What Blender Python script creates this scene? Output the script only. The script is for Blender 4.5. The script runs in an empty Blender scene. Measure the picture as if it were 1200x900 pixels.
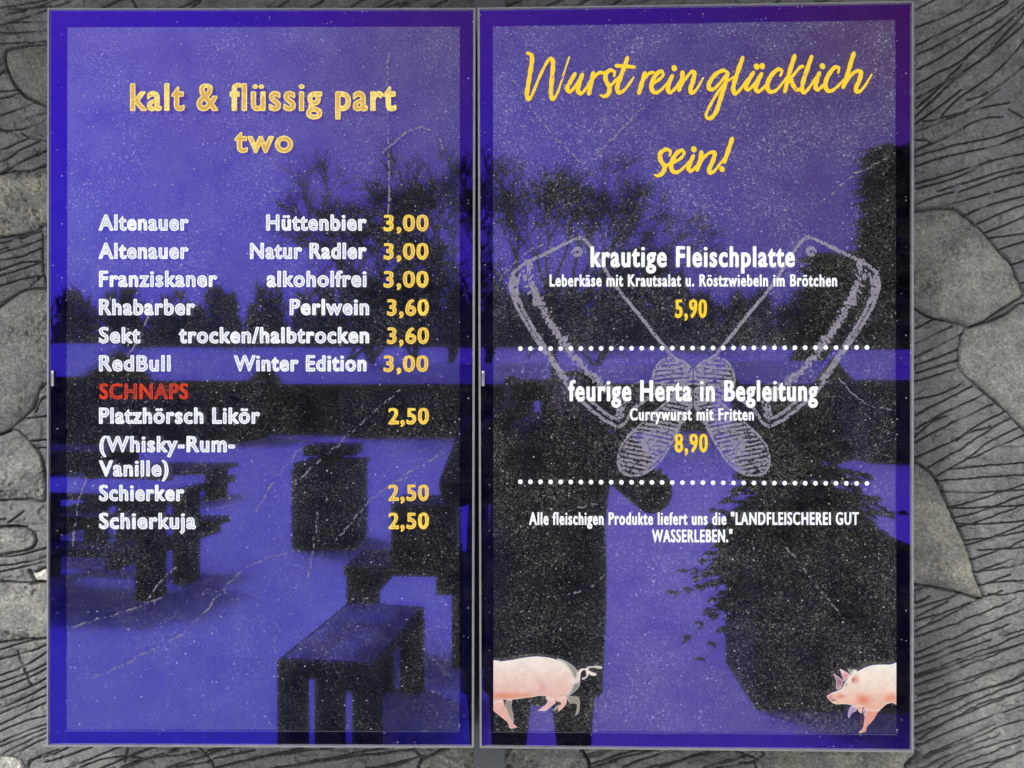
import bpy, bmesh, math, random
import numpy as np
from mathutils import Vector, Matrix
R = math.radians
random.seed(7)
SC = bpy.context.scene
COL = SC.collection

# ---------------------------------------------------------------- camera, sky, sun, exposure
D0 = 1.30            # camera to the glass, metres
FPX = 875.0          # focal length in photo pixels (1200 wide)
CZ = 1.60
S = D0 / FPX
CAM = np.array([0.0, -D0, CZ])
cd = bpy.data.cameras.new('camera'); cam = bpy.data.objects.new('camera', cd); COL.objects.link(cam)
cam.location = (0, -D0, CZ); cam.rotation_euler = (R(90), 0, 0)
cd.sensor_width = 36; cd.lens = 36 * FPX / 1200; cd.clip_start = 0.02; cd.clip_end = 2000
SC.camera = cam

SUN_EL, SUN_ROT = 48, 228
world = bpy.data.worlds.new('World'); SC.world = world; world.use_nodes = True
wn = world.node_tree; wl = wn.links
bg = wn.nodes['Background']
sky = wn.nodes.new('ShaderNodeTexSky'); sky.sky_type = 'NISHITA'; sky.sun_disc = False
sky.sun_elevation = R(SUN_EL); sky.sun_rotation = R(SUN_ROT); sky.dust_density = 3.0; sky.air_density = 1.0
hs = wn.nodes.new('ShaderNodeHueSaturation'); hs.inputs['Saturation'].default_value = 0.22
wl.new(sky.outputs[0], hs.inputs['Color']); wl.new(hs.outputs[0], bg.inputs[0])
bg.inputs[1].default_value = 0.115
sd = bpy.data.lights.new('sun', 'SUN'); sd.energy = 1.5; sd.angle = R(12); sd.color = (1, .96, .9)
sun = bpy.data.objects.new('sun', sd); COL.objects.link(sun)
# the sun stands high behind the photographer, a little to the left
sun.rotation_euler = (R(90 - SUN_EL), 0, R(-48))
SC.view_settings.view_transform = 'Standard'; SC.view_settings.look = 'None'
SC.view_settings.gamma = 1; SC.view_settings.exposure = 0.4; SC.view_settings.use_curve_mapping = False
SC.render.engine = 'CYCLES'
SC.cycles.max_bounces = 6; SC.cycles.transparent_max_bounces = 12; SC.cycles.use_denoising = True
SC.cycles.caustics_reflective = False; SC.cycles.caustics_refractive = False

# ---------------------------------------------------------------- helpers
WORLD = {}
def origin(o): return WORLD.get(o.name, Vector((0, 0, 0)))
def tag(o, label=None, cat=None, group=None, kind=None):
    if label: o['label'] = label
    if cat: o['category'] = cat
    if group: o['group'] = group
    if kind: o['kind'] = kind
    return o
def empty(name, loc, label, cat, group=None):
    o = bpy.data.objects.new(name, None); COL.objects.link(o); o.location = loc
    WORLD[o.name] = Vector(loc); o.empty_display_size = .1
    return tag(o, label, cat, group)
def link(name, verts, faces, mat, parent=None, smooth=False, at=None, cols=None, label=None, mats=None, fm=None):
    v = np.asarray(verts, dtype=float)
    c = (v.min(0) + v.max(0)) / 2 if at is None else np.array(at)
    me = bpy.data.meshes.new(name); me.from_pydata((v - c).tolist(), [], faces)
    for m in (mats or [mat]): me.materials.append(m)
    if fm is not None: me.polygons.foreach_set('material_index', fm)
    if smooth: me.polygons.foreach_set('use_smooth', [True] * len(me.polygons))
    if cols is not None:
        a = me.color_attributes.new('Col', 'FLOAT_COLOR', 'POINT')
        cc = np.ones((len(v), 4), dtype=np.float32); cc[:, :3] = cols
        a.data.foreach_set('color', cc.ravel())
    me.update()
    o = bpy.data.objects.new(name, me); COL.objects.link(o)
    c = Vector(c); WORLD[o.name] = c
    if parent is not None:
        o.parent = parent; o.location = c - origin(parent)
    else: o.location = c
    if label: o['label'] = label
    return o
class MB:
    def __init__(s): s.v = []; s.f = []
    def add(s, vs, fs):
        n = len(s.v); s.v += [tuple(x) for x in vs]; s.f += [tuple(i + n for i in f) for f in fs]; return s
    def box(s, x0, x1, y0, y1, z0, z1, M=None):
        vs = [(x, y, z) for z in (z0, z1) for y in (y0, y1) for x in (x0, x1)]
        if M is not None: vs = [tuple(M @ Vector(p)) for p in vs]
        return s.add(vs, [(0, 2, 3, 1), (4, 5, 7, 6), (0, 1, 5, 4), (2, 6, 7, 3), (0, 4, 6, 2), (1, 3, 7, 5)])
    def tube(s, pts, rs, n=6, caps=True):
        pts = [Vector(p) for p in pts]; base = len(s.v)
        for i, p in enumerate(pts):
            d = (pts[min(i + 1, len(pts) - 1)] - pts[max(i - 1, 0)]).normalized()
            a = d.orthogonal().normalized(); b = d.cross(a)
            for k in range(n):
                t = 2 * math.pi * k / n
                s.v.append(tuple(p + (a * math.cos(t) + b * math.sin(t)) * rs[i]))
        for i in range(len(pts) - 1):
            for k in range(n):
                k2 = (k + 1) % n; q = base + i * n
                s.f.append((q + k, q + k2, q + n + k2, q + n + k))
        if caps:
            s.f.append(tuple(base + k for k in range(n))[::-1]); s.f.append(tuple(base + (len(pts) - 1) * n + k for k in range(n)))
        return s
    def build(s, name, mat, parent=None, **k): return link(name, s.v, s.f, mat, parent, **k)

def hash2(ix, iy, seed):
    h = (ix.astype(np.int64) * 374761393 + iy.astype(np.int64) * 668265263 + seed * 974634777) & 0xffffffff
    h = ((h ^ (h >> 13)) * 1274126177) & 0xffffffff
    return ((h ^ (h >> 16)) & 0xffffff) / float(0xffffff)
def vnoise(x, y, seed=0):
    ix = np.floor(x); iy = np.floor(y); fx = x - ix; fy = y - iy
    fx = fx * fx * (3 - 2 * fx); fy = fy * fy * (3 - 2 * fy)
    a = hash2(ix, iy, seed); b = hash2(ix + 1, iy, seed); c = hash2(ix, iy + 1, seed); d = hash2(ix + 1, iy + 1, seed)
    return (a * (1 - fx) + b * fx) * (1 - fy) + (c * (1 - fx) + d * fx) * fy
def fbm(x, y, oct=4, seed=0):
    t = 0; a = .5; n = 0
    for i in range(oct):
        t = t + a * vnoise(x * 2 ** i + 17.3 * i, y * 2 ** i + 9.1 * i, seed + i); n += a; a *= .5
    return t / n
def seg_dist(X, Y, segs, cap=40.0):
    """distance to a set of segments (n,4); X,Y flat arrays"""
    out = np.full(X.shape, cap)
    for x0, y0, x1, y1 in segs:
        lo, hi = min(x0, x1) - cap, max(x0, x1) + cap; lo2, hi2 = min(y0, y1) - cap, max(y0, y1) + cap
        m = np.nonzero((X > lo) & (X < hi) & (Y > lo2) & (Y < hi2))[0]
        if not len(m): continue
        dx, dy = x1 - x0, y1 - y0; L = dx * dx + dy * dy + 1e-9
        t = np.clip(((X[m] - x0) * dx + (Y[m] - y0) * dy) / L, 0, 1)
        d = np.hypot(X[m] - x0 - t * dx, Y[m] - y0 - t * dy)
        out[m] = np.minimum(out[m], d)
    return out
def inside(X, Y, poly):
    c = np.zeros(X.shape, bool); n = len(poly)
    for i in range(n):
        x0, y0 = poly[i]; x1, y1 = poly[(i + 1) % n]
        if y0 == y1: continue
        m = (y0 > Y) != (y1 > Y)
        c ^= m & (X < (x1 - x0) * (Y - y0) / (y1 - y0) + x0)
    return c
def polysegs(poly, closed=True):
    n = len(poly); return [(*poly[i], *poly[(i + 1) % n]) for i in range(n if closed else n - 1)]
def sdf_poly(X, Y, poly, cap=40):
    d = seg_dist(X, Y, polysegs(poly), cap); return np.where(inside(X, Y, poly), d, -d)
def spline(pts, n=6, closed=False):
    P = [np.array(p, float) for p in pts]; out = []; m = len(P)
    rng = range(m if closed else m - 1)
    for i in rng:
        if closed: a, b, c, d = P[(i - 1) % m], P[i], P[(i + 1) % m], P[(i + 2) % m]
        else: a, b, c, d = P[max(i - 1, 0)], P[i], P[i + 1], P[min(i + 2, m - 1)]
        for k in range(n):
            t = k / n
            out.append(.5 * ((2 * b) + (-a + c) * t + (2 * a - 5 * b + 4 * c - d) * t * t + (-a + 3 * b - 3 * c + d) * t ** 3))
    if not closed: out.append(P[-1])
    return [tuple(o) for o in out]

# ---------------------------------------------------------------- materials
def mat(name):
    m = bpy.data.materials.new(name); m.use_nodes = True; nt = m.node_tree
    return m, nt, nt.nodes['Principled BSDF'], nt.nodes['Material Output']
def node(nt, t, **kw):
    n = nt.nodes.new(t)
    for k, v in kw.items(): setattr(n, k, v)
    return n
def simple(name, col, rough=.6, metal=0, var=.25, scale=30, bump=.0, bscale=None):
    m, nt, p, out = mat(name)
    tc = node(nt, 'ShaderNodeTexCoord'); no = node(nt, 'ShaderNodeTexNoise'); no.inputs['Scale'].default_value = scale; no.inputs['Detail'].default_value = 6
    nt.links.new(tc.outputs['Object'], no.inputs['Vector'])
    r = node(nt, 'ShaderNodeValToRGB'); e = r.color_ramp.elements
    e[0].position = .3; e[1].position = .7
    e[0].color = (*[c * (1 - var) for c in col], 1); e[1].color = (*[min(1, c * (1 + var)) for c in col], 1)
    nt.links.new(no.outputs['Fac'], r.inputs[0]); nt.links.new(r.outputs[0], p.inputs['Base Color'])
    p.inputs['Roughness'].default_value = rough; p.inputs['Metallic'].default_value = metal
    if bump:
        n2 = node(nt, 'ShaderNodeTexNoise'); n2.inputs['Scale'].default_value = bscale or scale * 4; n2.inputs['Detail'].default_value = 8
        b = node(nt, 'ShaderNodeBump'); b.inputs['Strength'].default_value = bump; b.inputs['Distance'].default_value = .003
        nt.links.new(tc.outputs['Object'], n2.inputs['Vector']); nt.links.new(n2.outputs['Fac'], b.inputs['Height']); nt.links.new(b.outputs[0], p.inputs['Normal'])
    return m
M_SNOW = simple('snow', (.80, .82, .85), .8, var=.04, scale=3, bump=.4, bscale=40)
M_DARKWOOD = simple('weathered_wood', (.035, .03, .028), .8, var=.4, scale=12, bump=.3)
M_BARK = simple('bark', (.03, .027, .025), .9, var=.4, scale=15)
M_NEEDLE = simple('conifer_needles', (.028, .036, .034), .8, var=.7, scale=3)
M_STEEL = simple('grey_powder_coated_steel', (.135, .145, .15), .45, .0, var=.06, scale=8, bump=.1, bscale=600)
M_ALU = simple('brushed_aluminium_edge', (.36, .36, .38), .5, .5, var=.12, scale=60)
M_HOUSE = simple('black_metal_housing', (.012, .012, .013), .5, var=.1)
M_BEZEL = simple('black_printed_bezel', (.002, .002, .004), .6, var=.1)
M_BEZEL.node_tree.nodes['Principled BSDF'].inputs['Specular IOR Level'].default_value = 0
M_FOREST = simple('frosted_far_trees', (.075, .078, .095), .9, var=.6, scale=.25)
M_TWIG = simple('frosted_bark', (.045, .045, .055), .9, var=.5, scale=4)
M_SLUSH = simple('thin_wet_snow', (.22, .22, .25), .5, var=.7, scale=5)
M_COAT = simple('dark_jacket', (.008, .008, .011), .8, var=.3, scale=25, bump=.4, bscale=60)
M_TROUSER = simple('dark_trousers', (.008, .009, .012), .85, var=.2, scale=25)
M_SKIN = simple('skin', (.30, .19, .14), .5, var=.08, scale=20)
M_BLACK = simple('black_plastic', (.01, .01, .01), .3, var=.1)
M_FACE = simple('face_feature', (.05, .03, .03), .5, var=.1)

# plaster: painted colour comes from the mesh (stones, dirt, groove shade), fine grit from noise
def plaster(name, grit):
    m, nt, p, out = mat(name)
    L = nt.links.new
    at = node(nt, 'ShaderNodeVertexColor', layer_name='Col'); tc = node(nt, 'ShaderNodeTexCoord')
    n1 = node(nt, 'ShaderNodeTexNoise'); n1.inputs['Scale'].default_value = 260; n1.inputs['Detail'].default_value = 6; n1.inputs['Roughness'].default_value = .7
    n2 = node(nt, 'ShaderNodeTexNoise'); n2.inputs['Scale'].default_value = 26; n2.inputs['Detail'].default_value = 8; n2.inputs['Roughness'].default_value = .65
    for n in (n1, n2): L(tc.outputs['Object'], n.inputs['Vector'])
    r1 = node(nt, 'ShaderNodeMapRange'); r1.inputs[1].default_value = .32; r1.inputs[2].default_value = .68; r1.inputs[3].default_value = 1 - grit; r1.inputs[4].default_value = 1 + grit
    r2 = node(nt, 'ShaderNodeMapRange'); r2.inputs[1].default_value = .3; r2.inputs[2].default_value = .7; r2.inputs[3].default_value = .84; r2.inputs[4].default_value = 1.16
    L(n1.outputs['Fac'], r1.inputs[0]); L(n2.outputs['Fac'], r2.inputs[0])
    mu = node(nt, 'ShaderNodeMath', operation='MULTIPLY'); L(r1.outputs[0], mu.inputs[0]); L(r2.outputs[0], mu.inputs[1])
    vm = node(nt, 'ShaderNodeVectorMath', operation='SCALE'); L(at.outputs['Color'], vm.inputs[0]); L(mu.outputs[0], vm.inputs['Scale'])
    # white lime grains
    vo = node(nt, 'ShaderNodeTexVoronoi'); vo.inputs['Scale'].default_value = 75; L(tc.outputs['Object'], vo.inputs['Vector'])
    gt = node(nt, 'ShaderNodeMath', operation='LESS_THAN'); gt.inputs[1].default_value = .13
    L(vo.outputs['Distance'], gt.inputs[0])
    sp = node(nt, 'ShaderNodeSeparateColor'); L(vo.outputs['Color'], sp.inputs[0])
    g2 = node(nt, 'ShaderNodeMath', operation='GREATER_THAN'); g2.inputs[1].default_value = .975; L(sp.outputs[0], g2.inputs[0])
    g3 = node(nt, 'ShaderNodeMath', operation='MULTIPLY'); L(gt.outputs[0], g3.inputs[0]); L(g2.outputs[0], g3.inputs[1])
    mx = node(nt, 'ShaderNodeMix', data_type='RGBA'); L(g3.outputs[0], mx.inputs[0]); L(vm.outputs[0], mx.inputs[6]); mx.inputs[7].default_value = (.7, .7, .66, 1)
    L(mx.outputs[2], p.inputs['Base Color']); p.inputs['Roughness'].default_value = .6
    b = node(nt, 'ShaderNodeBump'); b.inputs['Strength'].default_value = 1.0; b.inputs['Distance'].default_value = .0032
    b2 = node(nt, 'ShaderNodeBump'); b2.inputs['Strength'].default_value = .9; b2.inputs['Distance'].default_value = .008
    n3 = node(nt, 'ShaderNodeTexNoise'); n3.inputs['Scale'].default_value = 90; n3.inputs['Detail'].default_value = 8; n3.inputs['Roughness'].default_value = .7; L(tc.outputs['Object'], n3.inputs['Vector'])
    L(n3.outputs['Fac'], b2.inputs['Height']); L(b2.outputs[0], b.inputs['Normal'])
    L(n1.outputs['Fac'], b.inputs['Height']); L(b.outputs[0], p.inputs['Normal'])
    return m
M_PLASTER = plaster('grey_moulded_plaster', .30)
M_STONE = plaster('worn_stone_plaster', .42)

def emis(name, col, strength=1, fac=1.0, vcol=False, fibre=0):
    m, nt, p, out = mat(name); nt.nodes.remove(p); L = nt.links.new
    e = node(nt, 'ShaderNodeEmission'); e.inputs[0].default_value = (*col, 1); strength *= .76; e.inputs[1].default_value = strength
    if vcol:
        a = node(nt, 'ShaderNodeVertexColor', layer_name='Col'); L(a.outputs[0], e.inputs[0])
    if fibre:
        tc = node(nt, 'ShaderNodeTexCoord'); n = node(nt, 'ShaderNodeTexNoise'); n.inputs['Scale'].default_value = fibre; n.inputs['Detail'].default_value = 4
        L(tc.outputs['Object'], n.inputs['Vector'])
        r = node(nt, 'ShaderNodeMapRange'); r.inputs[1].default_value = .35; r.inputs[2].default_value = .6; r.inputs[3].default_value = strength * .72; r.inputs[4].default_value = strength
        L(n.outputs['Fac'], r.inputs[0]); L(r.outputs[0], e.inputs[1])
    if fac < 1:
        t = node(nt, 'ShaderNodeBsdfTransparent'); mx = node(nt, 'ShaderNodeMixShader'); mx.inputs[0].default_value = fac
        L(t.outputs[0], mx.inputs[1]); L(e.outputs[0], mx.inputs[2]); L(mx.outputs[0], out.inputs[0])
    else: L(e.outputs[0], out.inputs[0])
    return m
M_WHITE = emis('display_white', (.94, .96, 1.0), 1.08)
M_WHITE2 = emis('display_soft_white', (.95, .97, 1.0), 1.15, fibre=350)
M_YEL = emis('display_yellow', (1.0, .72, .11), 1.12, fibre=300)
M_YEL2 = emis('display_amber_title', (1.0, .80, .24), 1.1, fibre=250)
M_YEL3 = emis('display_bright_yellow', (1.0, .68, .05), .98)
M_RED = emis('display_red', (.85, .07, .03), .95, fibre=350)
M_CHALK = emis('display_chalk_lilac', (.50, .46, .52), 1.0, fac=.6, fibre=220)
M_SCRATCH = emis('display_scratch', (.30, .29, .34), 1.0, fac=.75, fibre=200)
M_PIG = emis('display_pig_colours', (1, 1, 1), .9, vcol=True)

# the blackboard picture of the display: dim speckle it shows itself plus the panel's faint neutral reflection
def panel(name, dens, haze, seed):
    m, nt, p, out = mat(name); nt.nodes.remove(p); L = nt.links.new
    tc = node(nt, 'ShaderNodeTexCoord')
    sxyz = node(nt, 'ShaderNodeSeparateXYZ'); L(tc.outputs['Object'], sxyz.inputs[0]); cxyz = node(nt, 'ShaderNodeCombineXYZ'); L(sxyz.outputs[0], cxyz.inputs[0]); L(sxyz.outputs[2], cxyz.inputs[1])
    mp = node(nt, 'ShaderNodeMapping'); mp.inputs['Location'].default_value = (seed, seed * 2, 0); L(cxyz.outputs[0], mp.inputs[0])
    warp = node(nt, 'ShaderNodeTexNoise'); warp.inputs['Scale'].default_value = 260; warp.inputs['Detail'].default_value = 2; L(mp.outputs[0], warp.inputs['Vector'])
    wv = node(nt, 'ShaderNodeVectorMath', operation='SCALE'); wv.inputs['Scale'].default_value = .010; L(warp.outputs['Color'], wv.inputs[0])
    ad = node(nt, 'ShaderNodeVectorMath', operation='ADD'); L(mp.outputs[0], ad.inputs[0]); L(wv.outputs[0], ad.inputs[1])
    dm = node(nt, 'ShaderNodeTexNoise'); dm.inputs['Scale'].default_value = 9; dm.inputs['Detail'].default_value = 5; dm.inputs['Roughness'].default_value = .6; L(mp.outputs[0], dm.inputs['Vector'])
    acc = None
    for sc_, th, br in ((520, .50, .30), (300, .36, .5), (110, .16, .8)):
        v = node(nt, 'ShaderNodeTexVoronoi', voronoi_dimensions='2D'); v.inputs['Scale'].default_value = sc_; L(ad.outputs[0], v.inputs['Vector'])
        s_ = node(nt, 'ShaderNodeSeparateColor'); L(v.outputs['Color'], s_.inputs[0])
        # radius grows with cell value and local density
        de = node(nt, 'ShaderNodeMapRange'); de.inputs[1].default_value = .35; de.inputs[2].default_value = .68; de.inputs[3].default_value = .42 * dens; de.inputs[4].default_value = 1.1 * dens; L(dm.outputs['Fac'], de.inputs[0])
        rr = node(nt, 'ShaderNodeMath', operation='MULTIPLY'); L(s_.outputs[0], rr.inputs[0]); L(de.outputs[0], rr.inputs[1])
        r2 = node(nt, 'ShaderNodeMath', operation='MULTIPLY'); L(rr.outputs[0], r2.inputs[0]); r2.inputs[1].default_value = th
        r3 = node(nt, 'ShaderNodeMath', operation='SUBTRACT'); L(r2.outputs[0], r3.inputs[0]); L(v.outputs['Distance'], r3.inputs[1])
        r4 = node(nt, 'ShaderNodeMath', operation='MULTIPLY', use_clamp=True); L(r3.outputs[0], r4.inputs[0]); r4.inputs[1].default_value = 22
        r5 = node(nt, 'ShaderNodeMath', operation='MULTIPLY'); L(r4.outputs[0], r5.inputs[0]); L(s_.outputs[1], r5.inputs[1])
        r6 = node(nt, 'ShaderNodeMath', operation='MULTIPLY'); L(r5.outputs[0], r6.inputs[0]); r6.inputs[1].default_value = br * .27
        if acc is None: acc = r6
        else:
            a2 = node(nt, 'ShaderNodeMath', operation='ADD'); L(acc.outputs[0], a2.inputs[0]); L(r6.outputs[0], a2.inputs[1]); acc = a2
    cl = node(nt, 'ShaderNodeTexNoise'); cl.inputs['Scale'].default_value = 14; cl.inputs['Detail'].default_value = 8; cl.inputs['Roughness'].default_value = .7; L(mp.outputs[0], cl.inputs['Vector'])
    cr = node(nt, 'ShaderNodeMapRange'); cr.inputs[1].default_value = .35; cr.inputs[2].default_value = .75; cr.inputs[3].default_value = haze * .3; cr.inputs[4].default_value = haze * 1.1; L(cl.outputs['Fac'], cr.inputs[0])
    base = node(nt, 'ShaderNodeVectorMath', operation='SCALE'); base.inputs[0].default_value = (.9, .95, 1.1); L(cr.outputs[0], base.inputs['Scale'])
    spk = node(nt, 'ShaderNodeVectorMath', operation='SCALE'); spk.inputs[0].default_value = (1.0, .98, .95); L(acc.outputs[0], spk.inputs['Scale'])
    sm = node(nt, 'ShaderNodeVectorMath', operation='ADD'); L(base.outputs[0], sm.inputs[0]); L(spk.outputs[0], sm.inputs[1])
    e = node(nt, 'ShaderNodeEmission'); L(sm.outputs[0], e.inputs[0])
    g = node(nt, 'ShaderNodeBsdfGlossy'); g.inputs['Roughness'].default_value = .06; gs = node(nt, 'ShaderNodeVectorMath', operation='SCALE'); gs.inputs[0].default_value = (.064, .068, .075); gm = node(nt, 'ShaderNodeMapRange'); gm.inputs[1].default_value = .35; gm.inputs[2].default_value = .7; gm.inputs[3].default_value = .75; gm.inputs[4].default_value = 1.25; L(cl.outputs['Fac'], gm.inputs[0]); L(gm.outputs[0], gs.inputs['Scale']); L(gs.outputs[0], g.inputs['Color'])
    a = node(nt, 'ShaderNodeAddShader'); L(e.outputs[0], a.inputs[0]); L(g.outputs[0], a.inputs[1]); L(a.outputs[0], out.inputs[0])
    return m
M_PANEL_L = panel('blackboard_display_sparse', .95, .006, 1.3)
M_PANEL_R = panel('blackboard_display_dense', 1.3, .008, 7.7)

# anti-reflective glass: weak blue-violet mirror, redder at grazing angles, and settled dust
def glass(name, c0, c1, c2):
    m, nt, p, out = mat(name); nt.nodes.remove(p); L = nt.links.new
    tc = node(nt, 'ShaderNodeTexCoord')
    lw = node(nt, 'ShaderNodeLayerWeight'); lw.inputs[0].default_value = .5
    th = node(nt, 'ShaderNodeTexNoise'); th.inputs['Scale'].default_value = 2.2; th.inputs['Detail'].default_value = 1; L(tc.outputs['Object'], th.inputs['Vector'])
    sx = node(nt, 'ShaderNodeSeparateXYZ'); L(tc.outputs['Object'], sx.inputs[0])
    # coating thickness drifts towards the upper right corner of the sheet
    a1 = node(nt, 'ShaderNodeMath', operation='MULTIPLY_ADD'); L(sx.outputs[2], a1.inputs[0]); a1.inputs[1].default_value = .62; a1.inputs[2].default_value = .36
    a2 = node(nt, 'ShaderNodeMath', operation='MULTIPLY_ADD'); L(sx.outputs[0], a2.inputs[0]); a2.inputs[1].default_value = .42; L(a1.outputs[0], a2.inputs[2])
    a3 = node(nt, 'ShaderNodeMath', operation='MULTIPLY_ADD'); L(th.outputs['Fac'], a3.inputs[0]); a3.inputs[1].default_value = .5; L(a2.outputs[0], a3.inputs[2])
    a4 = node(nt, 'ShaderNodeMath', operation='ADD'); L(a3.outputs[0], a4.inputs[0]); a4.inputs[1].default_value = -.25
    r = node(nt, 'ShaderNodeValToRGB'); e = r.color_ramp.elements
    e[0].position = .1; e[0].color = (*c0, 1); e[1].position = .95; e[1].color = (*c2, 1); x = e.new(.5); x.color = (*c1, 1)
    L(a4.outputs[0], r.inputs[0])
    g = node(nt, 'ShaderNodeBsdfGlossy'); g.inputs['Roughness'].default_value = .022; L(r.outputs[0], g.inputs['Color'])
    t = node(nt, 'ShaderNodeBsdfTransparent'); t.inputs[0].default_value = (.97, .97, .85, 1)
    ad = node(nt, 'ShaderNodeAddShader'); L(g.outputs[0], ad.inputs[0]); L(t.outputs[0], ad.inputs[1])
    # dust grains
    cx = node(nt, 'ShaderNodeCombineXYZ'); L(sx.outputs[0], cx.inputs[0]); L(sx.outputs[2], cx.inputs[1])
    v = node(nt, 'ShaderNodeTexVoronoi', voronoi_dimensions='2D'); v.inputs['Scale'].default_value = 130; L(cx.outputs[0], v.inputs['Vector'])
    s_ = node(nt, 'ShaderNodeSeparateColor'); L(v.outputs['Color'], s_.inputs[0])
    pw = node(nt, 'ShaderNodeMath', operation='POWER'); L(s_.outputs[0], pw.inputs[0]); pw.inputs[1].default_value = 16
    ml = node(nt, 'ShaderNodeMath', operation='MULTIPLY'); L(pw.outputs[0], ml.inputs[0]); ml.inputs[1].default_value = .22
    sb = node(nt, 'ShaderNodeMath', operation='SUBTRACT'); L(ml.outputs[0], sb.inputs[0]); L(v.outputs['Distance'], sb.inputs[1])
    fx = node(nt, 'ShaderNodeMath', operation='MULTIPLY', use_clamp=True); L(sb.outputs[0], fx.inputs[0]); fx.inputs[1].default_value = 12
    # thin film of fine dust
    n = node(nt, 'ShaderNodeTexNoise'); n.inputs['Scale'].default_value = 30; n.inputs['Detail'].default_value = 9; n.inputs['Roughness'].default_value = .75; L(tc.outputs['Object'], n.inputs['Vector'])
    mr = node(nt, 'ShaderNodeMapRange'); mr.inputs[1].default_value = .42; mr.inputs[2].default_value = .75; mr.inputs[3].default_value = .0; mr.inputs[4].default_value = .035; L(n.outputs['Fac'], mr.inputs[0])
    mxx = node(nt, 'ShaderNodeMath', operation='ADD', use_clamp=True); L(fx.outputs[0], mxx.inputs[0]); L(mr.outputs[0], mxx.inputs[1])
    sc_ = node(nt, 'ShaderNodeMath', operation='MULTIPLY'); L(mxx.outputs[0], sc_.inputs[0]); sc_.inputs[1].default_value = .55
    df = node(nt, 'ShaderNodeBsdfDiffuse'); df.inputs[0].default_value = (.75, .72, .78, 1)
    mx = node(nt, 'ShaderNodeMixShader'); L(sc_.outputs[0], mx.inputs[0]); L(ad.outputs[0], mx.inputs[1]); L(df.outputs[0], mx.inputs[2]); L(mx.outputs[0], out.inputs[0])
    return m
M_GLASS_L = glass('coated_glass_blue', (.024, .016, .37), (.024, .008, .33), (.046, .012, .18))
M_GLASS_R = glass('coated_glass_violet', (.040, .018, .33), (.036, .012, .31), (.074, .012, .15))
M_CLEAR, nt, p, out = mat('clear_glass_edge'); nt.nodes.remove(p); t = node(nt, 'ShaderNodeBsdfTransparent'); nt.links.new(t.outputs[0], out.inputs[0])

# ---------------------------------------------------------------- ground
gv = []; gf = []
xs = np.concatenate([np.linspace(-400, -30, 12), np.linspace(-25, 25, 60), np.linspace(30, 400, 12)])
ys = np.concatenate([[-700, -400, -200, -100, -80, -64, -52, -46, -42, -40], np.linspace(-38, -.0, 60), [.4, 5, 40]])
GX, GY = np.meshgrid(xs, ys)
def gz(x, y):
    up = np.clip((-np.asarray(y, float) - 40) * .2, 0, 4.8)
    return up + np.minimum(.10 * (fbm(np.asarray(x) * .35, np.asarray(y) * .35, 3, 5) - .5) * np.clip((-np.asarray(y, float) - 3) / 5, 0, 1), .1)
GZ = gz(GX, GY)
gv = np.stack([GX.ravel(), GY.ravel(), GZ.ravel()], 1)
nx = len(xs)
gf = [(j * nx + i, j * nx + i + 1, (j + 1) * nx + i + 1, (j + 1) * nx + i) for j in range(len(ys) - 1) for i in range(nx - 1)]
tag(link('snow_ground', gv, gf, M_SNOW, smooth=True), 'white snow-covered yard seen mirrored in the glass', kind='structure')

# ---------------------------------------------------------------- the rock-look wall
YW = .13; SW = (D0 + YW) / FPX
Z4 = lambda ox, oy, L: [(ox + x / 4, oy + y / 4) for x, y in L]
G = []
def gr(ox, oy, *lines): 
    for l in lines: G.append(Z4(ox, oy, l))
gr(1060, 0, [(45,50),(120,10),(150,-10)], [(50,130),(160,90),(260,40),(300,15),(330,-10)], [(50,215),(150,165),(260,110),(400,45),(480,0)], [(50,260),(130,225),(250,160),(370,90),(480,15)],
   [(50,330),(150,280),(260,210),(460,90),(580,-5)], [(50,400),(130,355),(260,290),(340,220),(430,150),(580,20)], [(50,465),(150,410),(250,350),(400,250),(580,90)], [(50,510),(130,440),(200,370),(270,300)],
   [(50,545),(160,440),(260,350),(390,260),(450,180),(600,20)], [(50,580),(160,500),(265,420)], [(80,570),(265,530),(440,420)], [(50,615),(200,560),(350,505),(490,480)], [(150,580),(200,510),(280,440),(400,360),(500,260),(580,160)],
   [(290,470),(400,430),(580,290)], [(50,705),(200,640),(350,560),(460,550)], [(50,735),(230,680),(370,655),(580,590)], [(50,780),(200,730),(400,690),(580,625)], [(50,860),(200,820),(350,770),(580,715)],
   [(50,885),(250,830),(400,750)], [(150,900),(400,820),(580,775)], [(250,900),(450,830),(580,800)], [(420,900),(580,855)], [(490,510),(580,565)], [(50,655),(100,655),(120,670),(60,700)])
gr(1060, 225, [(45,60),(120,30),(230,0)], [(45,80),(200,60),(400,5)], [(280,110),(400,60),(580,15)], [(340,150),(470,90),(580,55)], [(400,215),(580,193)], [(380,190),(480,150),(580,105)], [(440,270),(580,228)],
   [(500,340),(580,318)], [(540,430),(580,418)], [(45,640),(130,600)], [(45,710),(220,630)], [(45,775),(200,700),(270,660)], [(45,810),(150,780),(245,740)], [(45,850),(250,790)], [(45,890),(240,830)])
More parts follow.
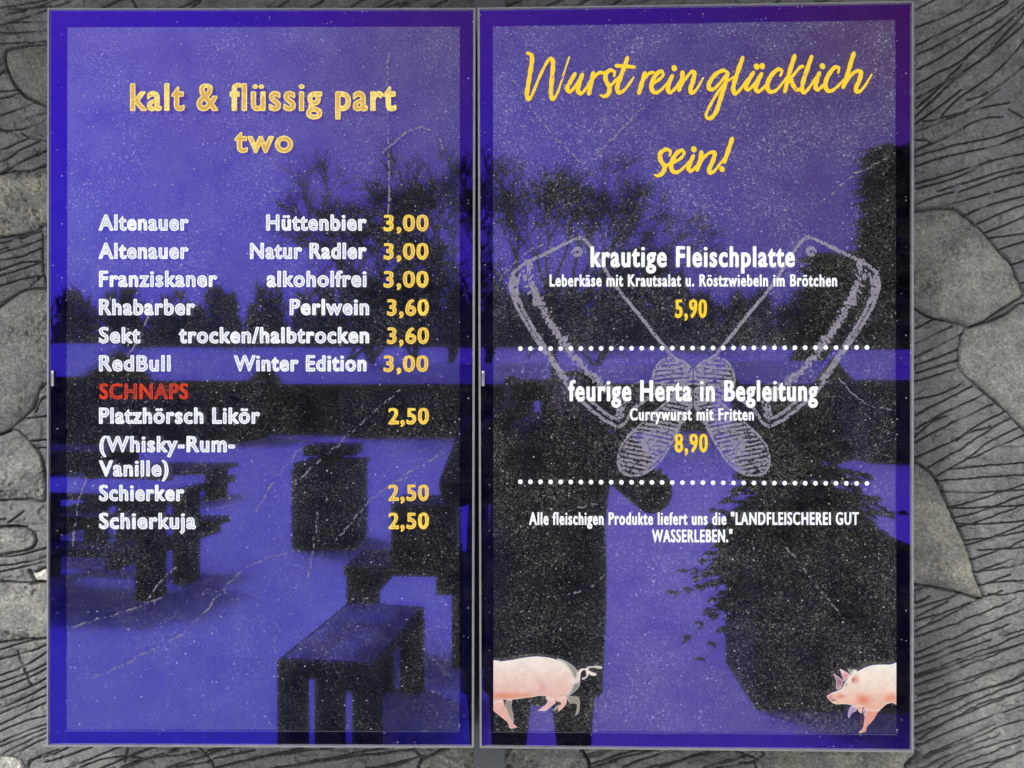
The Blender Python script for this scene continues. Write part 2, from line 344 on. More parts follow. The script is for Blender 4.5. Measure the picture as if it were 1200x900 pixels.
gr(1060, 450, [(45,75),(170,45),(260,0)], [(45,145),(200,70),(320,5)], [(45,210),(200,130),(370,50)], [(45,250),(120,180),(200,150)], [(45,275),(230,180),(420,90)], [(45,345),(200,280),(300,230),(400,200)], [(240,270),(330,200),(470,130)],
   [(110,390),(250,310),(400,210),(500,160)], [(150,430),(270,360),(400,270),(540,200)], [(270,360),(400,310),(580,230)], [(210,400),(350,385),(580,368)], [(130,455),(350,440),(580,424)], [(175,505),(350,510),(580,494)],
   [(205,585),(350,578),(580,569)], [(240,655),(400,655),(580,638)], [(280,735),(420,715),(580,688)], [(340,780),(580,764)], [(330,885),(580,838)])
gr(1060, 675, [(50,125),(120,95)], [(50,190),(200,115)], [(45,255),(200,180),(340,110)], [(390,35),(580,14)], [(390,85),(470,85),(580,62)], [(50,360),(250,280),(400,210),(580,145)], [(50,425),(250,350),(400,300)], [(460,275),(580,245)],
   [(50,480),(250,410),(400,360),(580,305)], [(60,560),(200,510),(400,445),(580,375)], [(50,635),(200,580),(350,540)], [(360,535),(450,505),(580,455)], [(50,710),(250,620),(450,530),(580,484)], [(60,760),(250,650),(400,580),(580,525)],
   [(50,790),(200,730),(350,670),(580,592)], [(0,885),(200,800),(350,750),(450,700),(580,665)], [(140,895),(300,820),(580,740)], [(300,895),(580,815)], [(15,830),(5,880)])
gr(0, 0, [(-20,43),(120,20),(220,0)], [(50,45),(240,28)], [(-20,128),(60,105),(240,99)], [(-20,156),(120,150),(240,139)], [(-20,206),(120,200),(240,189)], [(-20,330),(30,290)], [(-20,350),(40,320)], [(-20,432),(60,425),(100,420)], [(-20,470),(60,450),(110,440)],
   [(-20,545),(80,520),(175,485)], [(130,555),(240,525)], [(-20,612),(100,610),(240,560)], [(110,630),(150,650),(240,662)], [(-20,718),(100,670),(170,640)], [(-20,780),(100,710),(200,660)], [(-20,830),(80,770),(240,700)])
gr(0, 225, [(-20,245),(100,215),(200,185)], [(-20,295),(120,250),(200,220)], [(-20,325),(100,300),(200,260)], [(-20,378),(100,330),(200,325)], [(-20,402),(120,355),(200,325)], [(-20,446),(100,410),(200,390)], [(205,200),(200,300),(210,380),(220,420)], [(150,440),(200,390)])
gr(0, 450, [(130,160),(240,147)], [(170,130),(200,70),(240,55)], [(130,270),(240,260)], [(180,300),(240,297)], [(-20,812),(100,800),(240,763)], [(-20,853),(150,830),(240,800)], [(-20,885),(240,828)], [(-20,665),(130,665)], [(45,650),(120,595)])
gr(0, 675, [(-20,352),(120,310),(240,286)], [(-20,396),(120,360),(240,315)], [(-20,475),(120,420),(240,342)], [(-20,506),(120,460),(240,400)], [(-20,537),(120,485),(240,424)], [(-20,577),(120,530),(240,468)], [(-20,628),(120,570),(240,503)],
   [(-20,652),(240,552)], [(-20,707),(100,650),(240,583)], [(-20,738),(120,680),(240,650)], [(-20,788),(120,730),(240,685)], [(-20,808),(100,760),(240,703)], [(20,830),(120,780),(240,725)], [(60,835),(240,750)], [(80,355),(110,440),(145,520)], [(82,350),(114,440),(148,520)], [(135,895),(135,870),(200,840),(280,810)])
gr(0, 860, [(150,125),(300,75),(340,50)], [(135,190),(135,150),(160,120)], [(210,135),(400,75),(440,60)], [(380,155),(480,120),(600,105),(700,115),(760,90),(830,70),(860,50)], [(600,50),(585,130)], [(570,155),(700,110),(930,80)], [(930,50),(985,105),(1015,170)], [(830,155),(985,120)], [(975,75),(1080,55)], [(1005,110),(1200,70)], [(1020,150),(1200,115)])
gr(300, 860, [(0,110),(160,85),(360,55)], [(90,155),(400,110),(600,85),(740,70)], [(740,60),(775,110),(765,170)], [(520,155),(650,145),(730,115)], [(775,120),(830,90),(930,55)])
gr(600, 860, [(35,140),(80,110),(70,85)], [(175,130),(250,55)], [(320,50),(370,150)], [(350,105),(480,55)], [(370,145),(500,100),(620,60)], [(520,155),(650,105),(780,60)], [(690,155),(800,120),(950,70)], [(900,155),(1100,100)], [(1050,80),(1110,100),(1200,135)])
gr(900, 860, [(655,90),(640,155)])
gr(0, 0, [(620,0),(650,50)], [(900,40),(970,-10)])
gr(300, 0, [(90,45),(150,0)], [(240,45),(340,-10)], [(410,45),(520,-15)], [(550,45),(680,-15)], [(660,45),(780,-15)], [(810,45),(930,-15)])
gr(600, 0, [(130,40),(250,-10)], [(280,40),(370,-10)], [(450,35),(510,0)]); gr(900, 0, [(30,20),(80,-15)])
# elsewhere (outside the photograph) the same slanting grooves go on
rg = random.Random(3)
def wild(x0, x1, y0, y1, step, slope):
    y = y0
    while y < y1 + 60:
        x = x0; yy = y + rg.uniform(-5, 5); L = []
        while x < x1 + 20:
            L.append((x, yy)); dx = rg.uniform(30, 70); yy -= dx * (slope + .12 * math.sin(x * .011 + y * .007)) ; x += dx
        G.append(L); y += step * rg.uniform(.7, 1.3)
wild(-560, -8, -150, 1600, 17, .28); wild(1206, 1760, -80, 1500, 18, .36)
wild(0, 1200, 925, 1500, 19, .30); wild(0, 1200, -380, -12, 18, .3); wild(70, 1050, 25, 850, 45, .3)

A = lambda L: Z4(1060, 225, L)
STONES = [  # outline, height, colour, crumble
 (Z4(1060, 225, [(35,95),(130,80),(215,75),(260,100),(300,130),(370,195),(430,265),(490,330),(530,420),(555,480),(500,520),(420,570),(370,605),(300,630),(230,615),(100,580),(40,545),(-60,480),(-80,250),(-40,120)]), 1.0, (.225,.215,.175), 1.0),
 (Z4(1060, 225, [(275,640),(258,700),(250,780),(265,850),(320,900),(380,950),(450,1010),(520,1080),(560,1115),(640,1180),(760,1100),(780,600),(570,515),(460,580),(380,610),(300,636)]), .8, (.23,.225,.19), .6),
 (Z4(1060, 450, [(30,360),(120,415),(160,480),(205,580),(240,650),(280,740),(310,830),(330,900),(350,950),(362,1006),(240,975),(130,950),(45,938),(-60,900),(-100,600),(-60,400)]), 1.0, (.25,.235,.18), .5),
 (Z4(0, 0, [(30,240),(80,225),(160,212),(230,205),(330,200),(400,300),(380,450),(300,510),(220,500),(170,480),(105,440),(65,390),(45,350),(30,290)]), .8, (.19,.18,.14), .2),
 (Z4(0, 0, [(-200,850),(-10,818),(60,803),(150,800),(220,775),(330,790),(350,1000),(220,1053),(180,1080),(100,1100),(-10,1112),(-150,1120)]), .9, (.31,.28,.215), 1.2),
 (Z4(0, 225, [(-10,546),(50,500),(120,460),(220,450),(330,440),(380,700),(300,880),(215,900),(180,960),(160,1010),(100,1070),(60,1105),(-10,1138),(-150,1150),(-200,800),(-100,600)]), 1.1, (.20,.20,.175), .9),
 (Z4(0, 450, [(-10,243),(60,215),(100,225),(150,280),(190,330),(210,400),(222,500),(205,552),(120,540),(-10,545),(-150,550),(-150,260)]), .9, (.22,.22,.195), 1.0),
 (Z4(0, 450, [(-10,672),(120,672),(170,720),(150,770),(60,790),(-10,803),(-150,800),(-150,670)]), .5, (.25,.245,.21), .4),
 (Z4(0, 450, [(145,870),(170,880),(222,862),(240,925),(200,925),(170,918)]), .4, (.62,.60,.50), .2),
 (Z4(0, 675, [(-10,22),(100,27),(220,27),(300,25),(300,290),(220,290),(100,298),(-10,313),(-150,320),(-150,20)]), .8, (.24,.235,.20), 1.1),
 (Z4(0, 675, [(-20,840),(60,842),(100,870),(110,920),(-50,960),(-100,830)]), .6, (.50,.48,.42), .6),
 (Z4(600, 860, [(0,20),(300,20),(325,75),(362,150),(300,260),(-60,260),(-120,110),(-60,30)]), .7, (.24,.23,.185), 1.0),
 (Z4(900, 860, [(20,60),(656,60),(640,150),(600,260),(100,250),(-60,160),(-20,90)]), .8, (.25,.24,.175), .6),
 (Z4(300, 860, [(770,130),(830,95),(910,62),(1030,60),(1040,160),(900,200),(775,180)]), .4, (.25,.24,.19), .7),
]
for i in range(26):   # more boulders where the wall goes on outside the photograph
    side = i % 4
    if side == 0: cx, cy = rg.uniform(-500, -110), rg.uniform(-100, 1350)
    elif side == 1: cx, cy = rg.uniform(1330, 1700), rg.uniform(-100, 1350)
    elif side == 2: cx, cy = rg.uniform(60, 1150), rg.uniform(1010, 1380)
    else: cx, cy = rg.uniform(60, 1150), rg.uniform(-330, -70)
    n = 11; r0 = rg.uniform(30, 60); asp = rg.uniform(.7, 1.2)
    poly = [(cx + r0 * asp * rg.uniform(.8, 1.2) * math.cos(2 * math.pi * k / n), cy + r0 * rg.uniform(.8, 1.2) * math.sin(2 * math.pi * k / n)) for k in range(n)]
    if all(math.hypot(cx - np.mean([p[0] for p in s[0]]), cy - np.mean([p[1] for p in s[0]])) > 95 for s in STONES):
        STONES.append((poly, .8, (.22, .215, .18), .8))
STONES = [(spline(s[0], 3, True), *s[1:]) for s in STONES]
GS = []
for gl in G:
    gl = spline(gl, 3) if len(gl) > 2 else gl
    GS.append(polysegs(gl, False))
GSEG = [s for g in GS for s in g]
RELIEF = [Z4(1060, 675, [(230,165),(350,175),(440,190),(530,210)]), Z4(1060, 450, [(330,680+0),(420,730),(470,750),(560,780)]), Z4(1060, 225, [(330,690),(420,750),(520,810),(560,850)]),
          Z4(1060, 0, [(270,640),(330,635),(380,660)]), Z4(1060, 0, [(540,0),(520,200),(560,330)]), Z4(1060, 675, [(130,540),(150,600),(200,660)]), Z4(1060,450,[(50,380),(95,470),(90,550),(130,620),(180,730)]), Z4(1060,450,[(490,270),(540,300),(555,370)])]
RSEG = [s for g in RELIEF for s in polysegs(spline(g, 3), False)]

def wall_height(X, Y):
    """height in mm towards the camera, colour and stone index"""
    jx = X + .9 * (fbm(X / 15, Y / 15, 4, 11) - .5) * 2; jy = Y + .9 * (fbm(X / 15, Y / 15, 4, 12) - .5) * 2
    d = seg_dist(jx, jy, GSEG, 14)
    brk = fbm(X / 22, Y / 22, 2, 31)
    wgt = np.clip((brk - .22) * 6, .4, 1)
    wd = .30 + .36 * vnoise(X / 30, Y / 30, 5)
    h = 9 * (fbm(X / 130, Y / 130, 3, 1) - .5) + 6.0 * (fbm(X / 34, Y / 22, 5, 2) - .5) + 2.2 * (fbm(X / 6, Y / 6, 4, 3) - .5)
    h = h + 1.3 * np.clip(d / 7, 0, 1) ** .7 + 1.1 * np.exp(-((d - 2.3) / 1.1) ** 2) * np.clip((vnoise(X / 9, Y / 9, 45) - .45) * 4, 0, 1)
    groove = np.clip(1 - d / (wd * 1.5), 0, 1)
    g0 = h - 4.5 * groove * wgt
    chip = np.clip((vnoise(X / 3.2, Y / 2.4, 49) - .80) * 8, 0, 1) * np.clip((fbm(X / 45, Y / 30, 3, 47) - .48) * 8, 0, 1); g0 = g0 + 2.2 * chip
    # broken ledges
    rd = seg_dist(jx, jy, RSEG, 14)
    g0 = g0 + 2.2 * np.clip(1 - rd / 5, 0, 1)
    flake = fbm(X / 38, Y / 24, 5, 44); fl = np.clip((flake - .53) * 50, 0, 1) + np.clip((fbm(X / 20, Y / 14, 5, 46) - .60) * 50, 0, 1); g0 = g0 + 2.3 * fl
    col = np.zeros((len(X), 3)); base = .285 + .17 * (fbm(X / 60, Y / 60, 4, 8) - .5) + .20 * (fbm(X / 2.6, Y / 2.2, 3, 18) - .5)
    tone = 1 + .04 * np.sin(X / 90)
    col[:] = np.array([.985, 1.0, 1.01]) * (base * tone)[:, None]
    pale = np.clip((fbm(X / 40, Y / 26, 6, 21) - .50) * 5, 0, 1) * .55
    dirt = np.clip((vnoise(X / 5, Y / 5, 22) - .5) * 2, 0, 1) * pale + pale * .4; dirt = np.clip(dirt + .25 * np.clip(fl, 0, 1) * vnoise(X / 3, Y / 3, 48), 0, 1)
    col = col * (1 - dirt[:, None]) + np.array([.50, .495, .46]) * dirt[:, None]
    # groove shade painted into the colour along the scored lines
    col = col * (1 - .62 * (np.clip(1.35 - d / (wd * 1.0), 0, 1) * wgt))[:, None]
    sid = np.full(len(X), -1)
    for k, (poly, hh, c, cr) in enumerate(STONES):
        xs_ = [p[0] for p in poly]; ys_ = [p[1] for p in poly]
        m = np.nonzero((X > min(xs_) - 12) & (X < max(xs_) + 12) & (Y > min(ys_) - 12) & (Y < max(ys_) + 12))[0]
        if not len(m): continue
        sd_ = sdf_poly(jx[m], jy[m], poly, 60)
        ins = sd_ > 0
        rx, ry = X[m], Y[m]
        ht = hh * 13 * (1 - np.exp(-np.clip(sd_, 0, 60) / 16)) + 9 * (fbm(rx / 34, ry / 26, 5, 50 + k) - .5) + 1.6 * (fbm(rx / 4, ry / 4, 3, 52) - .5)
        crb = fbm(rx / 5.0, ry / 5.0, 4, 70); crm = np.clip((fbm(rx / 30, ry / 30, 3, 80 + k) - .42) * 5, 0, 1)
        ht = ht + cr * crm * 7.0 * (crb - .5) - cr * crm * 3.5 * np.clip((vnoise(rx / 4.2, ry / 4.2, 91) - .62) * 5, 0, 1)
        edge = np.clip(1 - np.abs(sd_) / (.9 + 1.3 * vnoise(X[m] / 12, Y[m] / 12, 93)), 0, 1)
        newh = np.where(ins, h[m] * .4 + ht, g0[m]) - 7 * edge
        near = sd_ > -2.5
        g0[m[near]] = newh[near]
        mm = m[ins]; cc = (.7 * np.array(c) + .3 * np.mean(c)) * 2.05 * (1 + .6 * (fbm(X[mm] / 35, Y[mm] / 35, 4, 60 + k) - .5) + 1.1 * (fbm(X[mm] / 2.8, Y[mm] / 2.2, 3, 61) - .5))[:, None]
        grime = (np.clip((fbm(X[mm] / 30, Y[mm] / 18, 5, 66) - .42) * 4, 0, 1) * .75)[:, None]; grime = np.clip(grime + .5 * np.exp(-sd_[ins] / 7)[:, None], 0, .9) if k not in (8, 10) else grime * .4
        cc = cc * (1 - grime) + (np.array([.29, .293, .285]) * (1 + 1.2 * (fbm(X[mm] / 2.4, Y[mm] / 2.4, 3, 63) - .5))[:, None]) * grime
        pit = np.clip((vnoise(X[mm] / 2.4, Y[mm] / 2.4, 67) - .66) * 5, 0, 1)[:, None] * crm[ins][:, None] * .5 * cr
        col[mm] = cc * (1 - pit * .8)
        ed = m[edge > 0]; col[ed] = col[ed] * (1 - .5 * edge[edge > 0])[:, None]  # recess shade around each stone, painted into the colour
        sid[mm] = k
    # height, colour and stone index go out unchanged
    return g0, col, sid
wall = empty('rock_wall', (0, YW, 0), 'dark grey wall of moulded plaster scored like rock with pale worn boulders, behind both menu screens', 'wall')
PAT = [(-14, 62, -14, 906, .85), (1060, 1212, -14, 906, .85), (62, 1060, -14, 18, 1.0), (62, 1060, 868, 906, 1.0), (62, 1060, 18, 868, 6.0),
       (-600, -14, -300, 1440, 4.0), (1212, 1800, -300, 1440, 4.0), (-14, 1212, -300, -14, 4.0), (-14, 1212, 906, 1440, 4.0)]
V = []; F = []; C3 = []; SI = []; off = 0
for (x0, x1, y0, y1, st) in PAT:
    nx_ = int(round((x1 - x0) / st)) + 1; ny_ = int(round((y1 - y0) / st)) + 1
    gx, gy = np.meshgrid(np.linspace(x0, x1, nx_), np.linspace(y0, y1, ny_)); gx = gx.ravel(); gy = gy.ravel()
    h, c, s_ = wall_height(gx, gy)
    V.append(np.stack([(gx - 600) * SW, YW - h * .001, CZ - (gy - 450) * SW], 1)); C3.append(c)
    i, j = np.meshgrid(np.arange(nx_ - 1), np.arange(ny_ - 1)); q = (j * nx_ + i).ravel()
    F.append(np.stack([q, q + nx_, q + nx_ + 1, q + 1], 1) + off); SI.append(s_[q]); off += nx_ * ny_
V = np.concatenate(V); F = np.concatenate(F); C3 = np.concatenate(C3); SI = np.concatenate(SI)
def submesh(name, mask, m, parent, **k):
    f = F[mask]
    if not len(f): return
    u, inv = np.unique(f, return_inverse=True)
    return link(name, V[u], inv.reshape(f.shape).tolist(), m, parent, smooth=True, cols=C3[u], **k)
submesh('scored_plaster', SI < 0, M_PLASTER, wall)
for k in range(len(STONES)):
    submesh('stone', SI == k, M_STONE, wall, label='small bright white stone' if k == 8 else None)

eave = empty('added_shade_eave', (-.7, -.1, 2.72), 'unseen dark boarded eave added above the screens to shade the top of the wall', 'eave')  # out of view, added to darken the upper wall
for k in range(6):
    mb = MB(); mb.box(-2.6, 1.1, -.52 + .12 * k + .003, -.52 + .12 * (k + 1) - .003, 2.72, 2.745); mb.build('shade_soffit_board', M_DARKWOOD, eave)
mb = MB(); mb.box(-2.6, 1.1, -.545, -.522, 2.70, 2.86); mb.build('shade_fascia', M_DARKWOOD, eave)

# ---------------------------------------------------------------- planes of the two screens
HX = (560 - 600) * S
tr = np.array([.7487, -.0195, 0]); tr /= np.linalg.norm(tr)
PL = dict(p=np.array([0, 0, CZ]), n=np.array([0, -1.0, 0]))
PR = dict(p=np.array([HX, 0, CZ]), n=np.array([tr[1], -tr[0], 0]))
def onp(pl, px, py, off=0.0):
    px = np.asarray(px, float); py = np.asarray(py, float)
    d = np.stack([(px - 600) / FPX, np.ones_like(px), -(py - 450) / FPX], -1)
    P = pl['p'] + pl['n'] * off
    t = ((P - CAM) @ pl['n']) / (d @ pl['n'])
    return CAM + d * t[..., None]

# ---------------------------------------------------------------- flat print from distance fields
def field_mesh(Fd, x0, y0, h):
    ny, nx = Fd.shape; ins = Fd > 0
    full = ins[:-1, :-1] & ins[1:, :-1] & ins[:-1, 1:] & ins[1:, 1:]
    anyc = ins[:-1, :-1] | ins[1:, :-1] | ins[:-1, 1:] | ins[1:, 1:]
    vs = []; fs = []
    for j in range(ny - 1):
        row = full[j].astype(np.int8); dd = np.diff(np.concatenate([[0], row, [0]])); a = np.nonzero(dd == 1)[0]; b = np.nonzero(dd == -1)[0]
        for s_, e_ in zip(a, b):
            n = len(vs); vs += [(s_, j), (e_, j), (e_, j + 1), (s_, j + 1)]; fs.append((n, n + 1, n + 2, n + 3))
    part = anyc & ~full
    for j, i in zip(*np.nonzero(part)):
        c = ((i, j, Fd[j, i]), (i + 1, j, Fd[j, i + 1]), (i + 1, j + 1, Fd[j + 1, i + 1]), (i, j + 1, Fd[j + 1, i]))
        poly = []
        for k in range(4):
            ax, ay, av = c[k]; bx, by, bv = c[(k + 1) & 3]
            if av > 0: poly.append((ax, ay))
            if (av > 0) != (bv > 0):
                t = av / (av - bv); poly.append((ax + (bx - ax) * t, ay + (by - ay) * t))
        if len(poly) >= 3:
            n = len(vs); vs += poly; fs.append(tuple(range(n, n + len(poly))))
    v = np.array(vs, float).reshape(-1, 2)
    return x0 + v[:, 0] * h, y0 + v[:, 1] * h, fs
def print_field(name, Fd, x0, y0, h, pl, off, m, parent, label=None):
    X, Y, fs = field_mesh(Fd, x0, y0, h)
    return link(name, onp(pl, X, Y, off), [f[::-1] for f in fs], m, parent, label=label)

tcv = bpy.data.curves.new('lettering_source', 'FONT'); tcv.resolution_u = 4
tob = bpy.data.objects.new('lettering_source', tcv); COL.objects.link(tob)
def outline(body, space):
    tcv.body = body; tcv.space_character = space; tcv.space_word = 1.0
    bpy.context.view_layer.update()
    dg = bpy.context.evaluated_depsgraph_get(); ev = tob.evaluated_get(dg); me = ev.to_mesh()
    co = np.array([v.co[:2] for v in me.vertices])
    cnt = {}
    for p_ in me.polygons:
        for e in p_.edge_keys: cnt[e] = cnt.get(e, 0) + 1
    seg = np.array([[*co[a], *co[b]] for (a, b), n in cnt.items() if n == 1])
    ev.to_mesh_clear(); return seg
_l = outline('l', 1); HL = _l[:, [1, 3]].max() - _l[:, [1, 3]].min(); _x = outline('x', 1); XH = _x[:, [1, 3]].max() / HL
_i = outline('i', 1); _iy = np.sort(np.unique(np.round(_i[:, [1, 3]].ravel(), 4))); _g = np.argmax(np.diff(_iy[_iy > _iy.max() * .55])); _up = _iy[_iy > _iy.max() * .55]
GAP0, GAP1 = _up[_g] / HL, _up[_g + 1] / HL      # from the top of the i's stem to the bottom of its dot
def lift(y, to=.68, gap=.185):
    """raises the x-height and keeps the dots of i, ä, ö, ü clear of their stems"""
    u = y / HL
    return np.where(u <= 0, u, np.interp(u, [0, GAP0, GAP1, 1.0, 1.1], [0, to, to + gap, 1.0, 1.1])) * HL
def text_field(body, x0, x1, base, top, off, h=.4, space=1.0, rough=.25, seed=0, hatch=0.0, hp=1.7, thr=.5):
    seg = outline(body, space)
    gx0 = seg[:, [0, 2]].min(); gx1 = seg[:, [0, 2]].max()
    sy = (base - top - 2 * off) / HL; sx = (x1 - x0 - 2 * off) / (gx1 - gx0)
    s = np.empty_like(seg); s[:, [0, 2]] = x0 + off + (seg[:, [0, 2]] - gx0) * sx; s[:, [1, 3]] = base - off - lift(seg[:, [1, 3]]) * sy
    X0 = x0 - 2; X1 = x1 + 2; Y0 = s[:, [1, 3]].min() - off - 2; Y1 = s[:, [1, 3]].max() + off + 2
    nx_ = int((X1 - X0) / h) + 1; ny_ = int((Y1 - Y0) / h) + 1
    Fd = np.full((ny_, nx_), -3.0)
    gy = Y0 + np.arange(ny_) * h
    CH = max(8, int(6 / h))
    for i0 in range(0, nx_, CH):
        gxx = X0 + np.arange(i0, min(nx_, i0 + CH)) * h
        m = (np.minimum(s[:, 0], s[:, 2]) < gxx[-1] + 4) & (np.maximum(s[:, 0], s[:, 2]) > gxx[0] - 4)
        ss = s[m]
        if not len(ss): continue
        XX, YY = np.meshgrid(gxx, gy); P = np.stack([XX.ravel(), YY.ravel()], 1)
        a = ss[:, :2]; b = ss[:, 2:]; d = b - a; L2 = (d ** 2).sum(1) + 1e-12
        t = np.clip(((P[:, None] - a) * d).sum(-1) / L2, 0, 1)
        dist = np.sqrt((((a + t[..., None] * d) - P[:, None]) ** 2).sum(-1)).min(1)
        px = P[:, 0:1]; c1 = (a[:, 0] > px) != (b[:, 0] > px)
        with np.errstate(divide='ignore', invalid='ignore'):
            yc = a[:, 1] + (px - a[:, 0]) / np.where(d[:, 0] == 0, 1, d[:, 0]) * d[:, 1]
        inn = ((c1 & (yc > P[:, 1:2])).sum(1) % 2) == 1
        Fd[:, i0:i0 + CH] = np.where(inn, dist, -dist).reshape(XX.shape) + off
    XX, YY = np.meshgrid(X0 + np.arange(nx_) * h, gy)
    Fd += rough * (fbm(XX / 1.8, YY / 1.8, 2, seed) - .5) * 2
    solid = Fd.copy()
    if hatch:
        ang = .9 + .5 * vnoise(XX / 14, YY / 14, seed + 3)
        ph = (XX * np.cos(ang) + YY * np.sin(ang)) / hp * 2 * math.pi / 1.4
        hv = np.sin(ph) * .5 + (fbm(XX / 2.2, YY / 2.2, 2, seed + 9) - .5) * 1.6 + (vnoise(XX / 13, YY / 30, seed + 5) - thr) * 2.2
        gap = np.maximum(hatch - Fd, -hv * .6)      # > 0 keeps ink
        Fd = np.minimum(Fd, gap)
    text_field.solid = solid
    return Fd, X0, Y0, h

# ---------------------------------------------------------------- screens
def screen(pl, outer, glassq, act, gm, pm, label, latch_px, depth):
    base = onp(pl, (outer[2][0] + outer[3][0]) / 2, outer[2][1])
    root = empty('menu_screen', tuple(base), label, 'screen', 'outdoor menu screens hung side by side')
    n = pl['n']
    def ring(name, q0, q1, off, back, m):
        a = [onp(pl, *p_, off) for p_ in q0]; b = [onp(pl, *p_, off) for p_ in q1]
        a2 = [p_ - n * back for p_ in a]; b2 = [p_ - n * back for p_ in b]
        vs = a + b + a2 + b2; fs = []
        for i in range(4):
            k = (i + 1) % 4
            fs += [(i, i + 4, k + 4, k), (i, k, k + 8, i + 8), (i + 4, i + 12, k + 12, k + 4), (i + 8, k + 8, k + 12, i + 12)]
        return link(name, vs, fs, m, root)
    ring('edge_frame', outer, glassq, .0015, .012, M_ALU)
    def slab(name, q, off, back, m, mats=None, fm=None):
        a = [onp(pl, *p_, off) for p_ in q]; b = [p_ - n * back for p_ in a]
        return link(name, a + b, [(0, 3, 2, 1), (4, 5, 6, 7), (0, 1, 5, 4), (1, 2, 6, 5), (2, 3, 7, 6), (3, 0, 4, 7)], m, root, mats=mats, fm=fm)
    inset = lambda q, d: [(q[0][0] + d, q[0][1] + d), (q[1][0] - d, q[1][1] + d), (q[2][0] - d, q[2][1] - d), (q[3][0] + d, q[3][1] - d)]
    slab('housing', inset(outer, 2.5), -.013, depth, M_HOUSE)
    slab('glass_pane', inset(glassq, .1), 0, .003, gm, mats=[gm, M_CLEAR], fm=[0, 1, 1, 1, 1, 1])
    ring('bezel', inset(glassq, -.4), act, -.0045, .0015, M_BEZEL)
    disp = slab('display_panel', inset(act, -1), -.0065, .002, pm)
    # polished lip along the lower edge of the display
    q = act
    v = [onp(pl, q[3][0] - 2, q[3][1] - .2, -.0042), onp(pl, q[2][0], q[2][1] - .2, -.0042), onp(pl, q[2][0], q[2][1] + .7, -.0042), onp(pl, q[3][0] - 2, q[3][1] + .7, -.0042)]
    link('display_lip', v + [p_ - n * .0003 for p_ in v], [(0, 3, 2, 1), (4, 5, 6, 7), (0, 1, 5, 4), (1, 2, 6, 5), (2, 3, 7, 6), (3, 0, 4, 7)], M_LIP, root)
    # little oval lock cover at the left edge
    lx, ly = latch_px
    mb = []; N = 20
    for off, sc_ in ((.002, 1), (.0035, .7)):
        for k in range(N):
            t = 2 * math.pi * k / N; cx = math.cos(t) * 1.9 * sc_; cy = math.sin(t) * 2.2 * sc_ + (7 * sc_ if math.sin(t) > 0 else -7 * sc_)
            mb.append(onp(pl, lx + cx, ly + cy, off))
    link('lock_cover', mb, [tuple(range(N, 2 * N))[::-1]] + [(k, (k + 1) % N, N + (k + 1) % N, N + k)[::-1] for k in range(N)], M_LOCK, root)
    return root, disp
M_LIP = simple('display_lip_metal', (.10, .10, .13), .4, .6)
M_LOCK = simple('lock_cover_metal', (.45, .45, .48), .35, .6)
QL = [(55.5, 9.6), (557.2, 9.2), (555.4, 876.6), (54.6, 874.8)]; QLg = [(57.3, 11.2), (554.6, 10.8), (552.9, 874.6), (56.4, 873)]
AL = [(77.5, 30.8), (538.8, 30.2), (538.4, 857.3), (77.0, 856.2)]
QR = [(559.6, 9.0), (1071, 1.2), (1070.8, 881.8), (562.2, 876.6)]; QRg = [(562, 10.8), (1068.6, 3.0), (1068.4, 879.8), (564.4, 874.8)]
AR = [(577.6, 30.0), (1050, 22.6), (1051, 860.8), (578.4, 857.6)]
left, ldisp = screen(PL, QL, QLg, AL, M_GLASS_L, M_PANEL_L, 'left menu screen listing beers, wines and schnapps with yellow prices', (61.5, 443.5), .07)
right, rdisp = screen(PR, QR, QRg, AR, M_GLASS_R, M_PANEL_R, 'right menu screen with crossed cleavers, sausage dishes and two pigs at the bottom', (566.3, 443.5), .07)

TO = .0009   # the lettering sits just in front of the coated sheet
seedc = 0
def lo_parent(o): return ldisp
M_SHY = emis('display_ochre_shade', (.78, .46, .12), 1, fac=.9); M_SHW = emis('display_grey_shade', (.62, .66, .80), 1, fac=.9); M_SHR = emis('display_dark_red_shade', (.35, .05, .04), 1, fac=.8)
def ltext(body, x0, x1, base, top, m, off=1.0, hatch=1.2, name='menu_text', h=.36, thr=.25, space=1.12, hp=1.9):
    global seedc; seedc += 11
    f = text_field(body, x0, x1, base, top, off, h=h, space=space, rough=.22, seed=seedc, hatch=hatch, hp=hp, thr=thr)
    lo = print_field(name, *f, PL, TO, m, ldisp, label='%s lettering reading %s' % ({M_WHITE2.name: 'white', M_RED.name: 'red'}.get(m.name, 'yellow'), body))
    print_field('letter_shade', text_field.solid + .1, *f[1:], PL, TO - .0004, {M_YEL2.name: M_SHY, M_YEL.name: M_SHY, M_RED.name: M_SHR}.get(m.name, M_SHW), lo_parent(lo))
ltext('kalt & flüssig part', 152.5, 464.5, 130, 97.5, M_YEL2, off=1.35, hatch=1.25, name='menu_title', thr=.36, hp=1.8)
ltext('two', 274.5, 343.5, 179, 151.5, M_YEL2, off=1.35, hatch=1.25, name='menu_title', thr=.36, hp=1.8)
rows = [('Altenauer', 115.5, 221, 'Hüttenbier', 312, 429.5, '3,00', 449.5, 502, 270.3), ('Altenauer', 115.5, 221, 'Natur Radler', 293, 429.5, '3,00', 449.5, 502, 303.5),
        ('Franziskaner', 116, 254.5, 'alkoholfrei', 312.5, 429.5, '3,00', 449.5, 502, 336.3), ('Rhabarber', 116, 228.5, 'Perlwein', 339.5, 432.5, '3,60', 453.5, 502.5, 369.3),
        ('Sekt', 116, 164.5, 'trocken/halbtrocken', 209.5, 432.5, '3,60', 453.5, 502.5, 402.3), ('RedBull', 116, 200, 'Winter Edition', 274, 429.5, '3,00', 449.5, 502, 435.2)]
